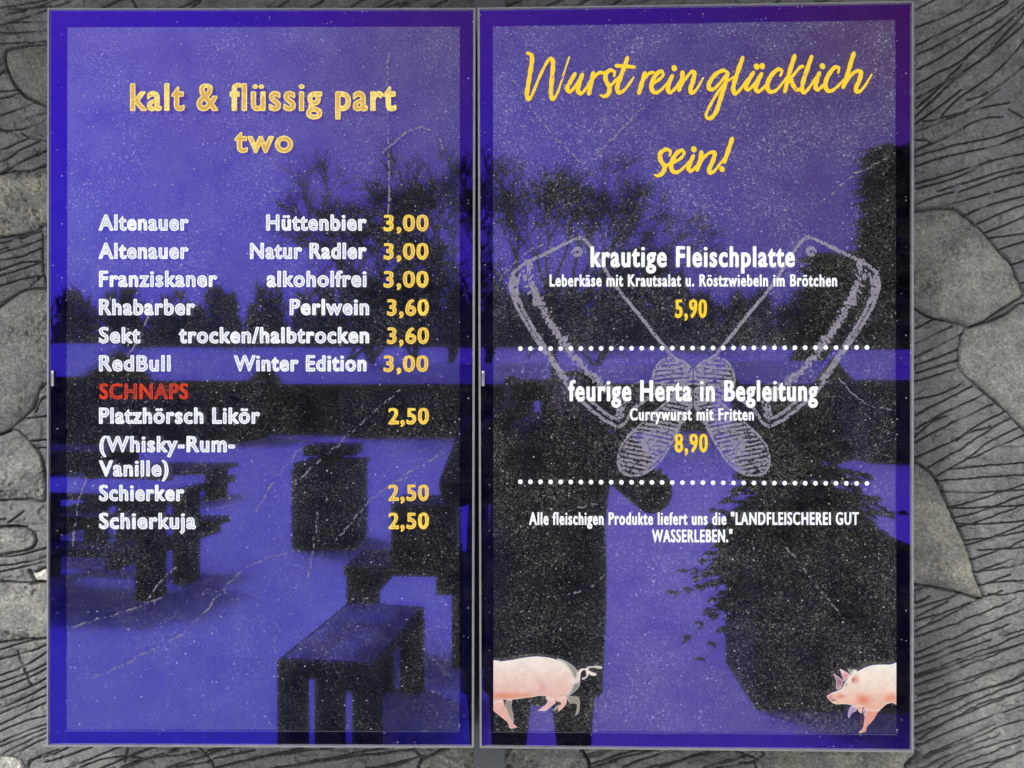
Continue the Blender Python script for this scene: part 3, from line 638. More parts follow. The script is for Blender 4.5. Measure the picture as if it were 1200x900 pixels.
for a, a0, a1, b, b0, b1, c, c0, c1, y in rows:
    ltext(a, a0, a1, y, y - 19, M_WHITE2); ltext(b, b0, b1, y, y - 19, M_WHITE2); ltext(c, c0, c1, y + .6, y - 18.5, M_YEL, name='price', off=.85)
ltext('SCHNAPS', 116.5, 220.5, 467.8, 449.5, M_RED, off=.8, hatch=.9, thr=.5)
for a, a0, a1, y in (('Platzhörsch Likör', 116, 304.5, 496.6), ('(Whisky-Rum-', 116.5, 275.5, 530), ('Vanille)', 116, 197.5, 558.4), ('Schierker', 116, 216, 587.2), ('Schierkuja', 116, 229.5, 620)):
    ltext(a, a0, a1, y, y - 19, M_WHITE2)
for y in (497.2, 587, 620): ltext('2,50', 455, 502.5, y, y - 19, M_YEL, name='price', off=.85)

def rtext(body, x0, x1, base, top, m, off, name='menu_text', space=1.16, what='white'):
    global seedc; seedc += 11
    f = text_field(body, x0, x1, base, top, off, h=.36, space=space, rough=.12, seed=seedc)
    print_field(name, *f, PR, TO, m, rdisp, label='%s lettering reading %s' % (what, body.replace('"', '')))
rtext('krautige Fleischplatte', 692, 931.5, 313, 288.5, M_WHITE, 1.0, 'dish_name')
rtext('Leberkäse mit Krautsalat u. Röstzwiebeln im Brötchen', 644, 981, 335.8, 321.5, M_WHITE, .55)
rtext('5,90', 791, 828.5, 372.5, 351, M_YEL3, .8, 'price', what='yellow')
rtext('feurige Herta in Begleitung', 666, 958.5, 470.3, 445.5, M_WHITE, 1.0, 'dish_name')
rtext('Currywurst mit Fritten', 738, 883.5, 492.8, 478.6, M_WHITE, .55)
rtext('8,90', 790.5, 829.5, 530.2, 508.6, M_YEL3, .8, 'price', what='yellow')
rtext('Alle fleischigen Produkte liefert uns die "LANDFLEISCHEREI GUT', 620, 1006.5, 615.2, 600.4, M_WHITE, .55)
rtext('WASSERLEBEN."', 764, 858.5, 635.6, 620.6, M_WHITE, .55)
COL.objects.unlink(tob); bpy.data.objects.remove(tob); bpy.data.curves.remove(tcv)

# brushed headline: every stroke has its own thick and thin
ZA = lambda L: [(600 + x / 5.4545, 50 + y / 5.4545) for x, y in L]
ZB = lambda L: [(810 + x / 5.4545, 50 + y / 5.4545) for x, y in L]
W1 = [ZA([(98,66),(122,78),(128,110),(118,180),(105,260),(95,330),(108,362),(132,325),(180,210),(225,122),(250,102),(262,130),(258,200),(250,290),(252,345),(266,360),(295,310),(330,200),(366,92)]),
  ZA([(403,198),(372,250),(352,290),(368,312),(400,285),(450,202)]), ZA([(450,202),(430,260),(422,308),(442,325),(475,290),(505,235)]), ZA([(520,192),(505,260),(492,325)]), ZA([(498,275),(530,215),(560,192),(584,194)]),
  ZA([(652,214),(655,188),(630,176),(600,198),(600,240),(622,285),(617,325),(590,344),(566,335)]), ZA([(620,285),(660,245),(690,215)]),
  ZA([(738,95),(720,150),(690,230),(672,290),(688,320),(728,292),(778,222)]), ZA([(664,147),(720,150),(780,156)]),
  ZA([(850,192),(830,260),(812,320)]), ZA([(822,275),(855,220),(880,195),(904,190)]), ZA([(896,265),(935,240),(966,207),(955,183),(925,200),(896,250),(893,295),(915,320),(955,300),(1005,240)]),
  ZA([(1025,210),(1003,260),(997,300),(1013,318),(1045,290),(1080,235)]), ZA([(1036,160),(1038,166)]), ZA([(1090,188),(1085,240),(1068,302)]),
  ZA([(1073,292),(1110,230),(1148,186),(1166,198),(1155,250),(1140,300),(1155,322),(1185,290),(1222,226)]),
  ZB([(235,192),(205,178),(155,203),(115,260),(118,296),(145,295),(190,250),(232,190)]), ZB([(234,195),(215,270),(190,350),(160,440),(122,484),(96,472),(104,435),(150,350),(210,265),(270,220)]),
  ZB([(330,95),(310,150),(280,240),(268,300),(285,325),(320,290),(365,225)]), ZB([(398,190),(367,240),(350,285),(367,300),(400,268),(448,198)]), ZB([(450,198),(425,250),(413,295),(430,312),(465,285),(500,235)]),
  ZB([(417,150),(419,156)]), ZB([(453,147),(455,153)]), ZB([(570,212),(580,182),(557,170),(517,203),(490,255),(490,300),(520,315),(560,288),(605,225)]),
  ZB([(662,82),(640,150),(615,240),(600,312)]), ZB([(605,272),(650,212),(695,158),(714,152)]), ZB([(636,230),(650,268),(672,298),(698,300)]), ZB([(770,88),(745,160),(718,240),(708,295),(725,318),(760,280),(800,215)]),
  ZB([(820,192),(803,240),(795,285),(812,300),(840,275),(868,240)]), ZB([(838,148),(840,154)]), ZB([(940,192),(943,162),(918,158),(882,200),(860,250),(863,295),(890,310),(930,285),(975,235)]),
  ZB([(1040,66),(1020,130),(1000,200),(972,285)]), ZB([(982,270),(1030,200),(1065,180),(1085,192),(1075,240),(1053,290),(1065,315),(1100,290),(1154,204)])]
W2 = [ZA([(1008,722),(1012,695),(985,682),(948,708),(950,752),(975,790),(965,828),(937,850),(914,846)]), ZA([(972,795),(1010,772),(1040,745)]), ZA([(1022,772),(1075,742),(1100,707),(1085,688),(1050,710),(1020,765),(1020,808),(1045,830),(1085,810),(1132,758)]),
  ZA([(1160,722),(1138,770),(1128,805),(1145,820),(1175,795),(1212,742)]), ZA([(1161,678),(1163,684)]), ZB([(66,698),(55,760),(38,812)]), ZB([(46,795),(85,730),(128,700),(150,712),(133,770),(113,815),(130,832),(165,800),(212,735)]),
  ZB([(262,612),(240,680),(212,762)]), ZB([(196,806),(198,810)])]
def brush(strokes, wmax, h=.36, seed=0):
    allp = [p_ for s in strokes for p_ in s]; X0 = min(p_[0] for p_ in allp) - 5; X1 = max(p_[0] for p_ in allp) + 5; Y0 = min(p_[1] for p_ in allp) - 5; Y1 = max(p_[1] for p_ in allp) + 5
    nx_ = int((X1 - X0) / h) + 1; ny_ = int((Y1 - Y0) / h) + 1
    XX, YY = np.meshgrid(X0 + np.arange(nx_) * h, Y0 + np.arange(ny_) * h); Fd = np.full(XX.shape, -3.0)
    for s in strokes:
        dot = len(s) == 2; P = spline(s, 8) if not dot else s
        n = len(P)
        for k in range(n - 1):
            x0, y0 = P[k]; x1, y1 = P[k + 1]; dx, dy = x1 - x0, y1 - y0; t = k / n
            # downstrokes thick, upstrokes thin, tapering tail
            down = .5 + .5 * np.clip(dy / (math.hypot(dx, dy) + 1e-6), -1, 1)
            w = wmax * (1.12 if dot else (.58 + .34 * down + .08 * math.sin(k * .9)) * (1 - .42 * max(0, (t - .82) / .18)) * (.75 + .25 * min(1, t * 12)))
            i0 = max(0, int((min(x0, x1) - 4 - X0) / h)); i1 = int((max(x0, x1) + 4 - X0) / h) + 1; j0 = max(0, int((min(y0, y1) - 4 - Y0) / h)); j1 = int((max(y0, y1) + 4 - Y0) / h) + 1
            xx = XX[j0:j1, i0:i1]; yy = YY[j0:j1, i0:i1]; L = dx * dx + dy * dy + 1e-9
            tt = np.clip(((xx - x0) * dx + (yy - y0) * dy) / L, 0, 1); d = np.hypot(xx - x0 - tt * dx, yy - y0 - tt * dy)
            Fd[j0:j1, i0:i1] = np.maximum(Fd[j0:j1, i0:i1], w - d)
    Fd += .35 * (fbm(XX / 1.6, YY / 1.6, 2, seed) - .5)
    dry = fbm(XX / 1.2 + YY / 2.5, YY / 9 - XX / 9, 2, seed + 4) * .75 + .35 * vnoise(XX / 30, YY / 30, seed + 2)
    Fd = np.minimum(Fd, (.90 - dry) * 4)
    return Fd, X0, Y0, h
print_field('menu_title', *brush(W1, 2.8, seed=3), PR, TO + .0001, M_YEL3, rdisp, label='yellow brush script reading Wurst rein glücklich')
print_field('menu_title', *brush(W2, 2.8, seed=9), PR, TO + .0001, M_YEL3, rdisp, label='yellow brush script reading sein!')

# dotted rules
def circle(cx, cy, r, n=12): return [(cx + r * math.cos(2 * math.pi * k / n), cy + r * math.sin(2 * math.pi * k / n)) for k in range(n)]
for (ya, yb) in ((408.6, 407.2), (564.6, 566.6)):
    vs = []; fs = []
    for k in range(35):
        t = k / 34; c = circle(609.8 + 406.2 * (t * (1 - .012) + .012 * t * t), ya + (yb - ya) * t, 2.75); n0 = len(vs)
        vs += [onp(PR, *p_, TO + .0002) for p_ in c]; fs.append(tuple(range(n0, n0 + 12))[::-1])
    link('dotted_rule', vs, fs, M_WHITE, rdisp)

# crossed cleavers, chalk drawn
def raster(x0, x1, y0, y1, h):
    nx_ = int((x1 - x0) / h) + 1; ny_ = int((y1 - y0) / h) + 1
    return np.meshgrid(x0 + np.arange(nx_) * h, y0 + np.arange(ny_) * h)
def strokef(XX, YY, lines, w, cap=12):
    segs = [s for l in lines for s in polysegs(l, False)]
    return w - seg_dist(XX.ravel(), YY.ravel(), segs, cap).reshape(XX.shape)
h = .5; XX, YY = raster(590, 815, 268, 568, h)
jX = XX + 1.3 * (fbm(XX / 6, YY / 6, 2, 5) - .5); jY = YY + 1.3 * (fbm(XX / 6, YY / 6, 2, 6) - .5)
bl = spline([(601,320),(598,333),(600,345),(608,364),(622,388),(638,412),(652,432),(667,455),(685,473),(705,490),(724,500)], 5)
bl2 = spline([(610,322),(606,334),(608,350),(618,372),(634,398),(650,424),(664,444)], 5); bl3 = spline([(688,466),(705,481),(722,491),(730,486)], 4)
top = spline([(601,320),(617,308),(642,296),(672,281),(682,279),(690,287),(710,317),(725,340),(750,370),(775,402),(795,425),(812,441)], 5)
low = spline([(724,500),(732,496),(742,480),(752,472),(764,462),(778,450)], 4)
E1 = strokef(jX, jY, [bl, top, low], 1.7); E1 = np.maximum(E1, strokef(jX, jY, [bl2, bl3], 1.1)); E1 = np.maximum(E1, strokef(jX, jY, [spline([(601,326),(603,345),(606,352)], 3)], 3.2))
saw = spline([(619,312),(621,330),(630,352),(646,380),(665,407),(684,430),(700,446),(716,458),(728,474),(724,486)], 5)
spike = 6.5 * (vnoise(XX / 2.2, YY / 6.5, 14) + vnoise((XX + YY) / 3.2, (XX - YY) / 8, 15) - 1.0)
E1 = np.maximum(E1, strokef(jX, jY, [saw], 3.6) + spike)
E1 = np.maximum(E1, 2.2 - np.abs(np.hypot(XX - 676.5, YY - 295) - 4.0)); E1 = np.minimum(E1, (np.hypot(XX - 676.5, YY - 295) - 1.4))
# handle of the other cleaver comes down to the left; heart shaped guard above
hand = spline([(806,455),(790,464),(768,482),(745,502),(728,522),(724,543),(732,556),(750,557),(766,548),(780,532),(794,506),(808,480),(816,466)], 4, True)
guard = spline([(812,438),(802,424),(786,419),(772,425),(765,440),(766,455),(776,466),(792,470),(812,468)], 4, True)
cross = spline([(812,446),(796,452),(780,470),(800,480),(822,470),(822,450)], 4, True)
def hatched(poly, ang, seed):
    d = sdf_poly(XX.ravel(), YY.ravel(), poly, 12).reshape(XX.shape)
    ph = (XX * math.sin(ang) + YY * math.cos(ang)) / 5.2 * 2 * math.pi + 2.2 * fbm(XX / 14, YY / 14, 2, seed)
    hv = np.sin(ph) * 1.0 + 2.6 * (fbm(XX / 9, YY / 5, 3, seed + 1) - .5) + .3
    dark = np.minimum(d - 3.0, (hv - .8) * 1.2)
    ring_ = np.minimum(d - 1.6, 2.7 - d)         # dark contour just inside the edge
    return np.minimum(np.minimum(d + .6, -dark), np.maximum(-ring_ * 2, (vnoise(XX / 7, YY / 7, seed + 7) - .62) * 4))
Em = np.maximum.reduce([E1, hatched(hand, -.2, 40), hatched(guard, .1, 50)])
Em = np.minimum(Em, (fbm(XX / 1.6, YY / 1.6, 2, 77) - .34) * 6)
Em = np.minimum(Em, 811.6 - XX)     # mirror line
print_field('cleaver_drawing', Em, 590, 268, h, PR, TO - .0003, M_CHALK, rdisp, label='chalk drawn cleaver with its blade to the left')
X_, Y_, fs_ = field_mesh(Em, 590, 268, h)
link('cleaver_drawing', onp(PR, 1624.6 - X_ + (812 - X_) * .018, Y_ - (812 - X_) * .004, TO - .0003), fs_, M_CHALK, rdisp, label='chalk drawn cleaver with its blade to the right')

# scratches of the blackboard picture
def scratches(lines, pl, disp, seed):
    V_ = []; F_ = []
    for k, l in enumerate(lines):
        P = spline(l, 5); xs_ = [p_[0] for p_ in P]; ys_ = [p_[1] for p_ in P]; x0, x1, y0, y1 = min(xs_) - 5, max(xs_) + 5, min(ys_) - 5, max(ys_) + 5
        X2, Y2 = raster(x0, x1, y0, y1, .5)
        a = X2 + 5 * (fbm(X2 / 9, Y2 / 9, 4, seed + k) - .5); b = Y2 + 5 * (fbm(X2 / 9, Y2 / 9, 4, seed + k + 1) - .5)
        f = strokef(a, b, [P], .45) + .7 * (fbm(X2 / 4, Y2 / 4, 3, seed + k + 3) - .5); f = np.minimum(f, (fbm(X2 / 2.2, Y2 / 2.2, 3, seed + k + 2) - .5) * 5)
        X_, Y_, ff = field_mesh(f, x0, y0, .5); n0 = len(V_); V_ += list(onp(pl, X_, Y_, TO - .0008)); F_ += [tuple(q + n0 for q in g_[::-1]) for g_ in ff]
    tag(link('chalkboard_scratches', V_, F_, M_SCRATCH, disp), kind='stuff')
scratches([[(113,792),(150,776),(215,740),(250,705),(285,668),(325,650),(350,646)], [(455,62),(454,120),(456,190),(455,250)], [(432,192),(470,160),(492,149),(512,158),(520,175)], [(326,728),(321,755),(326,775)], [(170,706),(190,680),(205,665)],
  [(352,560),(385,530),(430,490),(470,455)], [(300,600),(318,570),(345,535),(360,520)], [(390,640),(430,590),(470,560),(520,530)], [(85,735),(150,715),(190,700)], [(360,690),(368,640),(372,600)], [(150,420),(170,380),(178,350)], [(100,560),(90,600),(86,640)]], PL, ldisp, 300)
scratches([[(585,330),(610,300),(640,285)], [(960,240),(1000,205),(1030,190),(1048,180)], [(700,180),(740,140),(770,110)], [(620,620),(660,600),(700,590)], [(860,150),(880,110),(895,80)], [(920,640),(960,690),(985,720)], [(600,90),(640,150),(690,200)], [(640,700),(690,690),(730,650)],
  [(980,440),(1010,470),(1045,480)]], PR, rdisp, 500)

# pigs: flat coloured pictures
def picture(name, layers, x0, x1, y0, y1, h, pl, label, clip=None):
    X2, Y2 = raster(x0, x1, y0, y1, h); ny_, nx_ = X2.shape
    col = np.zeros((ny_, nx_, 3)); Fd = np.full(X2.shape, -5.0)
    for poly, fn in layers:
        d = sdf_poly(X2.ravel(), Y2.ravel(), poly, 12).reshape(X2.shape)
        c = fn(X2, Y2, d); m = np.clip(d / .8 + .5, 0, 1)[..., None]
        col = np.where(Fd[..., None] < -1.2, c, col * (1 - m) + c * m) if True else col
        Fd = np.maximum(Fd, d)
    if clip is not None: Fd = np.minimum(Fd, clip(X2, Y2))
    ins = Fd > 0; anyc = ins[:-1, :-1] | ins[1:, :-1] | ins[:-1, 1:] | ins[1:, 1:]
    # pull the outer ring of grid points onto the outline
    gyy, gxx = np.gradient(Fd, h); gm_ = np.hypot(gxx, gyy) + 1e-6
    pull = np.where(Fd < 0, np.clip(-Fd, 0, h), 0)
    XP = X2 + gxx / gm_ * pull; YP = Y2 + gyy / gm_ * pull
    jj, ii = np.nonzero(anyc); q = jj * nx_ + ii
    f = np.stack([q, q + nx_, q + nx_ + 1, q + 1], 1); u, inv = np.unique(f, return_inverse=True)
    return link(name, onp(pl, XP.ravel()[u], YP.ravel()[u], TO + .0003), inv.reshape(f.shape).tolist(), M_PIG, rdisp, cols=col.reshape(-1, 3)[u], label=label)
def sr(c): return np.array([((x / 255 + .055) / 1.055) ** 2.4 if x > 10 else x / 3294 for x in c])
P7 = lambda L: spline([(570 + x / 7.826, 750 + y / 7.826) for x, y in L], 4, True)
P8 = lambda L: spline([(950 + x / 9, 765 + y / 9) for x, y in L], 4, True)
def shade(c_top, c_mid, c_low, ya, yb, rim=(255, 250, 245), seed=1, mott=.12, orange=None):
    def fn(X2, Y2, d):
        t = np.clip((Y2 - ya) / (yb - ya), 0, 1)[..., None]
        c = np.where(t < .5, sr(c_top) * (1 - t * 2) + sr(c_mid) * t * 2, sr(c_mid) * (2 - t * 2) + sr(c_low) * (t * 2 - 1))
        c = c * (1 + mott * 2 * (fbm(X2 / 5, Y2 / 5, 4, seed) - .5))[..., None]
        if orange: 
            for ox, oy, rx, ry, oc in orange:
                w = np.exp(-(((X2 - ox) / rx) ** 2 + ((Y2 - oy) / ry) ** 2))[..., None] * .85
                c = c * (1 - w) + sr(oc) * w
        r = np.clip(1 - d / 1.3, 0, 1)[..., None] * .7
        return c * (1 - r) + sr(rim) * r
    return fn
ghost = lambda s: shade((165,168,160), (150,148,140), (170,150,140), 765, 850, rim=(195,195,185), seed=s)
pinkleg = lambda s: shade((240,195,185), (238,180,170), (230,175,165), 815, 858, rim=(250,215,205), seed=s)
picture('pig_picture', [
  (P7([(640,170),(720,185),(800,235),(850,300),(868,380),(850,440),(810,480),(740,520),(700,430),(720,300)]), ghost(2)),
  (P7([(735,515),(790,510),(845,520),(862,560),(858,650),(830,690),(806,700),(822,640),(820,590),(760,585)]), ghost(3)),
  (P7([(180,545),(240,545),(235,620),(255,700),(250,770),(215,740),(170,640)]), ghost(4)), (P7([(640,600),(690,590),(650,640),(600,658),(590,655),(620,625)]), ghost(5)),
  (P7([(905,270),(930,240),(1000,232),(1050,235),(1072,255),(1045,272),(1000,262),(950,262),(935,290),(940,330),(900,365),(875,368),(872,345),(910,330)]), shade((205,195,185),(200,190,180),(200,190,180),770,800,seed=5)),
  (P7([(60,560),(150,545),(172,600),(190,660),(230,740),(262,775),(290,800),(268,812),(225,818),(200,800),(190,760),(120,700),(55,640)]), pinkleg(6)),
  (P7([(535,520),(620,520),(640,575),(600,610),(545,655),(500,655),(458,658),(480,635),(540,590),(555,560)]), shade((240,190,180),(240,185,190),(235,180,195),815,836,seed=7)),
  (P7([(635,520),(735,510),(742,570),(720,610),(665,660),(648,662),(660,620),(680,580),(640,565)]), pinkleg(8)),
  (P7([(50,195),(130,190),(220,180),(300,165),(400,150),(480,147),(560,155),(640,175),(720,215),(770,280),(800,340),(802,380),(790,430),(765,480),(730,515),(680,540),(600,545),(540,520),(480,518),(420,530),(330,540),(240,552),(150,552),(60,565),(50,400)]),
   shade((252,240,232),(243,214,205),(238,190,180),772,818, seed=9, orange=[(590,815.5,16,4,(225,140,105)),(612,815,16,3.2,(232,160,120)),(636,806,4,7,(230,170,180)),(655,806,12,7,(240,200,188))])),
  (P7([(785,365),(800,392),(830,392),(858,376),(868,335),(872,302),(890,282),(908,284),(922,310),(970,332),(1005,330),(1014,306),(960,286),(932,270),(905,256),(876,256),(846,276),(832,318),(822,352),(805,352)]), shade((245,232,222),(240,225,215),(240,225,215),770,800,seed=11)),
 ], 576, 712, 764, 858, .45, PR, 'rear half of a pink pig with curly tail cut by the left edge', clip=lambda X2, Y2: X2 - 578.2)
picture('pig_picture', [
  (P8([(228,202),(262,225),(320,265),(345,300),(330,370),(265,385),(262,300)]), shade((215,195,200),(170,120,135),(190,150,165),787,808,rim=(240,235,235),seed=12)),
  (P8([(380,150),(420,170),(470,170),(500,190),(430,230),(395,200)]), ghost(13)),
  (P8([(420,560),(490,560),(485,620),(440,640),(410,695),(395,692),(385,650),(395,605)]), shade((190,165,195),(180,160,200),(180,160,205),825,843,rim=(205,190,215),seed=14)),
  (P8([(545,590),(600,590),(590,650),(570,690),(555,650)]), shade((150,150,190),(130,130,180),(120,120,175),830,842,seed=15)),
  (P8([(560,560),(600,520),(740,520),(750,590),(705,640),(680,690),(640,740),(600,780),(590,830),(560,840),(540,855),(500,848),(510,825),(545,790),(560,700),(580,640),(570,600)]), shade((240,165,140),(238,165,150),(225,165,155),825,860,rim=(248,200,185),seed=16)),
  (P8([(475,530),(560,540),(550,600),(545,640),(520,640),(490,600)]), shade((235,160,140),(238,175,165),(240,190,185),825,837,seed=17)),
  (P8([(302,162),(340,180),(400,210),(430,240),(360,300),(350,330),(330,260)]), shade((250,235,235),(225,150,155),(235,190,190),783,800,rim=(252,250,250),seed=18)),
  (P8([(930,128),(840,118),(740,118),(660,125),(600,140),(540,165),(490,190),(465,165),(450,190),(420,230),(370,290),(345,330),(330,365),(270,400),(235,410),(190,435),(162,452),(175,480),(200,510),(230,535),(270,550),(350,548),(400,552),(470,570),(520,560),(590,600),(660,610),(740,600),(800,550),(860,535),(930,525)]),
   shade((253,248,236),(250,225,212),(242,190,170),779,828, seed=19, orange=[(1012,820,9,6,(232,130,100)),(1044,818,9,5,(236,150,115)),(985,816,6,2.5,(226,140,120)),(973,817,4,5,(205,140,150)),(1003,796,4,4.5,(236,150,135)),(1000,797,1.6,3,(165,70,80)),(991.5,802,1.6,1.6,(185,140,140)),(977,820.5,3,1.2,(140,70,75))])),
 ], 966, 1053, 776, 862, .42, PR, 'front half of a pink pig cut by the right edge', clip=lambda X2, Y2: 1050.4 - X2)

# ---------------------------------------------------------------- steel post that carries the screens
post = empty('mounting_post', ((574 - 600) * SW, .09, 0), 'grey steel post standing against the rock wall under the gap between the screens', 'post')
x0, x1 = (555.5 - 600) * S * 1.065, (591.5 - 600) * S * 1.065
mb = MB(); mb.box(x0, x1, .0845, .118, .0, 2.35); mb.build('upright', M_STEEL, post)
mb = MB(); mb.box(x0 - .05, x1 + .05, .075, .125, -.01, .012); mb.build('foot_plate', M_STEEL, post)

# ---------------------------------------------------------------- things mirrored in the glass (behind the camera)
def mir(px, py, L):
    D = D0 + L; return ((px - 600) / FPX * D, -L, CZ - (py - 450) / FPX * D)
def ground_at(x, y): return float(gz(np.array([x]), np.array([y]))[0])

# photographer
def skin_body(name, joints, edges, m, parent, sub=2, root=0, vox=None):
    me = bpy.data.meshes.new(name); me.from_pydata([j[:3] for j in joints], edges, [])
    o = bpy.data.objects.new(name, me); COL.objects.link(o)
    md = o.modifiers.new('skin', 'SKIN'); md.use_smooth_shade = True
    for i, j in enumerate(joints):
        sv = me.skin_vertices[0].data[i]; r = j[3]; sv.radius = (r, j[4] if len(j) > 4 else r); sv.use_root = (i == root)
    s = o.modifiers.new('sub', 'SUBSURF'); s.levels = sub; s.render_levels = sub
    bpy.context.view_layer.update()
    ev = o.evaluated_get(bpy.context.evaluated_depsgraph_get()); m2 = bpy.data.meshes.new_from_object(ev)
    bpy.data.objects.remove(o); bpy.data.meshes.remove(me)
    m2.name = name; m2.materials.clear(); m2.materials.append(m)
    for p_ in m2.polygons: p_.use_smooth = True
    o = bpy.data.objects.new(name, m2); COL.objects.link(o)
    if parent is not None: o.parent = parent; o.location = -origin(parent)
    WORLD[o.name] = Vector((0, 0, 0))
    return o
PY = -1.66
per = empty('person', (-.02, PY, 0), 'person in a dark hooded winter coat holding up a phone, mirrored in the right screen', 'person')
J = [(.03,PY,.86,.17,.14), (.04,PY,1.06,.165,.13), (.06,PY+.01,1.26,.17,.13), (.09,PY+.02,1.38,.15,.12), (.13,PY+.03,1.47,.06), (.15,PY+.06,1.52,.06),
     (-.08,PY,.80,.12), (-.09,PY+.02,.45,.10), (-.10,PY,.12,.07), (-.11,PY+.13,.05,.055),
     (.14,PY,.80,.12), (.15,PY+.02,.45,.10), (.16,PY,.12,.07), (.17,PY+.13,.05,.055),
     (-.10,PY+.02,1.36,.085), (-.19,PY+.10,1.22,.06), (-.13,PY+.25,1.44,.05), (-.08,PY+.29,1.52,.03),
     (.29,PY+.02,1.34,.085), (.44,PY+.10,1.20,.06), (.16,PY+.25,1.42,.05), (.10,PY+.29,1.50,.03)]
E = [(0,1),(1,2),(2,3),(3,4),(4,5),(0,6),(6,7),(7,8),(8,9),(0,10),(10,11),(11,12),(12,13),(3,14),(14,15),(15,16),(16,17),(3,18),(18,19),(19,20),(20,21)]
skin_body('body', J, E, M_TROUSER, per)
# coat: long shell from the shoulders to below the knees
def lathe(profile, cx, cy, n=28, ry=.8, wob=.02, seed=0):
    vs = []; fs = []
    for i, (z, r, dx) in enumerate(profile):
        for k in range(n):
            t = 2 * math.pi * k / n; w = 1 + wob * math.sin(5 * t + i * 1.3 + seed)
            vs.append((cx + dx + r * w * math.cos(t), cy + r * ry * w * math.sin(t), z))
    for i in range(len(profile) - 1):
        for k in range(n):
            k2 = (k + 1) % n; fs.append((i * n + k, i * n + k2, (i + 1) * n + k2, (i + 1) * n + k))
    return vs, fs
vs, fs = lathe([(.40,.235,-.02),(.50,.236,-.02),(.70,.238,-.01),(.90,.235,0),(1.05,.228,.0),(1.2,.232,.01),(1.33,.235,.02),(1.42,.20,.03),(1.47,.13,.04),(1.50,.085,.07)], .055, PY, ry=.72)
link('coat', vs, fs, M_COAT, per, smooth=True)
for sgn, a, b, c in ((-1, (-.10,PY+.02,1.37), (-.20,PY+.10,1.21), (-.12,PY+.26,1.45)), (1, (.28,PY+.02,1.36), (.45,PY+.10,1.19), (.15,PY+.26,1.43))):
    pts = spline([a, b, c], 7); n = len(pts); rs = [.105 - .05 * i / n for i in range(n)]
    mb = MB(); mb.tube(pts, rs, 14); mb.build('sleeve', M_COAT, per, smooth=True)
# head, hood, face
def ball(c, r, n=20, m=14, f=None):
    vs = []; fs = []
    for i in range(m + 1):
        ph = math.pi * i / m
        for k in range(n):
            t = 2 * math.pi * k / n; v = Vector((math.sin(ph) * math.cos(t), math.sin(ph) * math.sin(t), math.cos(ph)))
            if f: v = f(v)
            vs.append((c[0] + v.x * r[0], c[1] + v.y * r[1], c[2] + v.z * r[2]))
    for i in range(m):
        for k in range(n):
            k2 = (k + 1) % n; fs.append((i * n + k, (i + 1) * n + k, (i + 1) * n + k2, i * n + k2))
    return vs, fs
HC = (.16, PY + .07, 1.525)
def headf(v):
    s = 1 - .25 * max(0, -v.z) ** 1.5; return Vector((v.x * s, v.y * (s + .02), v.z))
vs, fs = ball(HC, (.078, .098, .115), f=headf); hd = link('head', vs, fs, M_SKIN, per, smooth=True)
fy = HC[1] + .095
mb = MB(); mb.tube([(HC[0], fy - .008, HC[2] + .015), (HC[0], fy + .012, HC[2] - .022), (HC[0], fy + .006, HC[2] - .032)], [.007, .013, .009], 8); mb.build('nose', M_SKIN, hd, smooth=True)
for sx_ in (-.03, .03):
    vs, fs = ball((HC[0] + sx_, fy - .012, HC[2] + .008), (.013, .008, .008), 10, 6); link('eye', vs, fs, M_FACE, hd, smooth=True)
vs, fs = ball((HC[0], fy - .010, HC[2] - .055), (.024, .009, .006), 10, 6); link('mouth', vs, fs, M_FACE, hd, smooth=True)
def hoodf(v): return Vector((v.x, v.y if v.y < .35 else .35 + (v.y - .35) * .2, v.z))
vs, fs = ball((HC[0], HC[1] - .03, HC[2] - .012), (.135, .15, .140), 24, 16, hoodf); link('hood', vs, fs, M_COAT, per, smooth=True)
for sgn, w in ((-1, (-.075, PY + .31, 1.545)), (1, (.085, PY + .31, 1.545))):
    hj = [(*w, .026, .016), (w[0] - sgn * .01, w[1] + .018, w[2] + .045, .03, .014)]
    hv = [(w[0], w[1] - .015, w[2] - .035, .024)] + hj; he = [(0, 1), (1, 2)]
    hand_o = skin_body('hand', hv, he, M_SKIN, per, 2)
    for k in range(4):
        bx = w[0] + sgn * .018 - sgn * .012 * k; ln = (.8, 1, .95, .75)[k]
        mb = MB(); mb.tube([(bx, w[1] + .018, w[2] + .055), (bx - sgn * .008, w[1] + .045, w[2] + .055 + .022 * ln), (bx - sgn * .022, w[1] + .048, w[2] + .052 + .01 * ln), (bx - sgn * .03, w[1] + .036, w[2] + .05)], [.009, .0085, .0075, .006], 8)
        mb.build('finger', M_SKIN, per, smooth=True)
    mb = MB(); mb.tube([(w[0] - sgn * .018, w[1] + .01, w[2] + .02), (w[0] - sgn * .034, w[1] + .018, w[2] + .04), (w[0] - sgn * .042, w[1] + .026, w[2] + .058)], [.011, .010, .007], 8); mb.build('thumb', M_SKIN, per, smooth=True)
ph = empty('smartphone', (0, -D0 - .012, CZ), 'black smartphone held upright in both hands taking the photograph', 'phone')
mb = MB(); mb.box(-.074, .074, -D0 - .016, -D0 - .008, CZ - .060, CZ + .014); mb.build('phone_body', M_BLACK, ph)
mb = MB(); mb.box(-.070, .070, -D0 - .0175, -D0 - .0163, CZ - .056, CZ + .010); mb.build('phone_screen', simple('phone_glass', (.02, .02, .02), .1), ph)

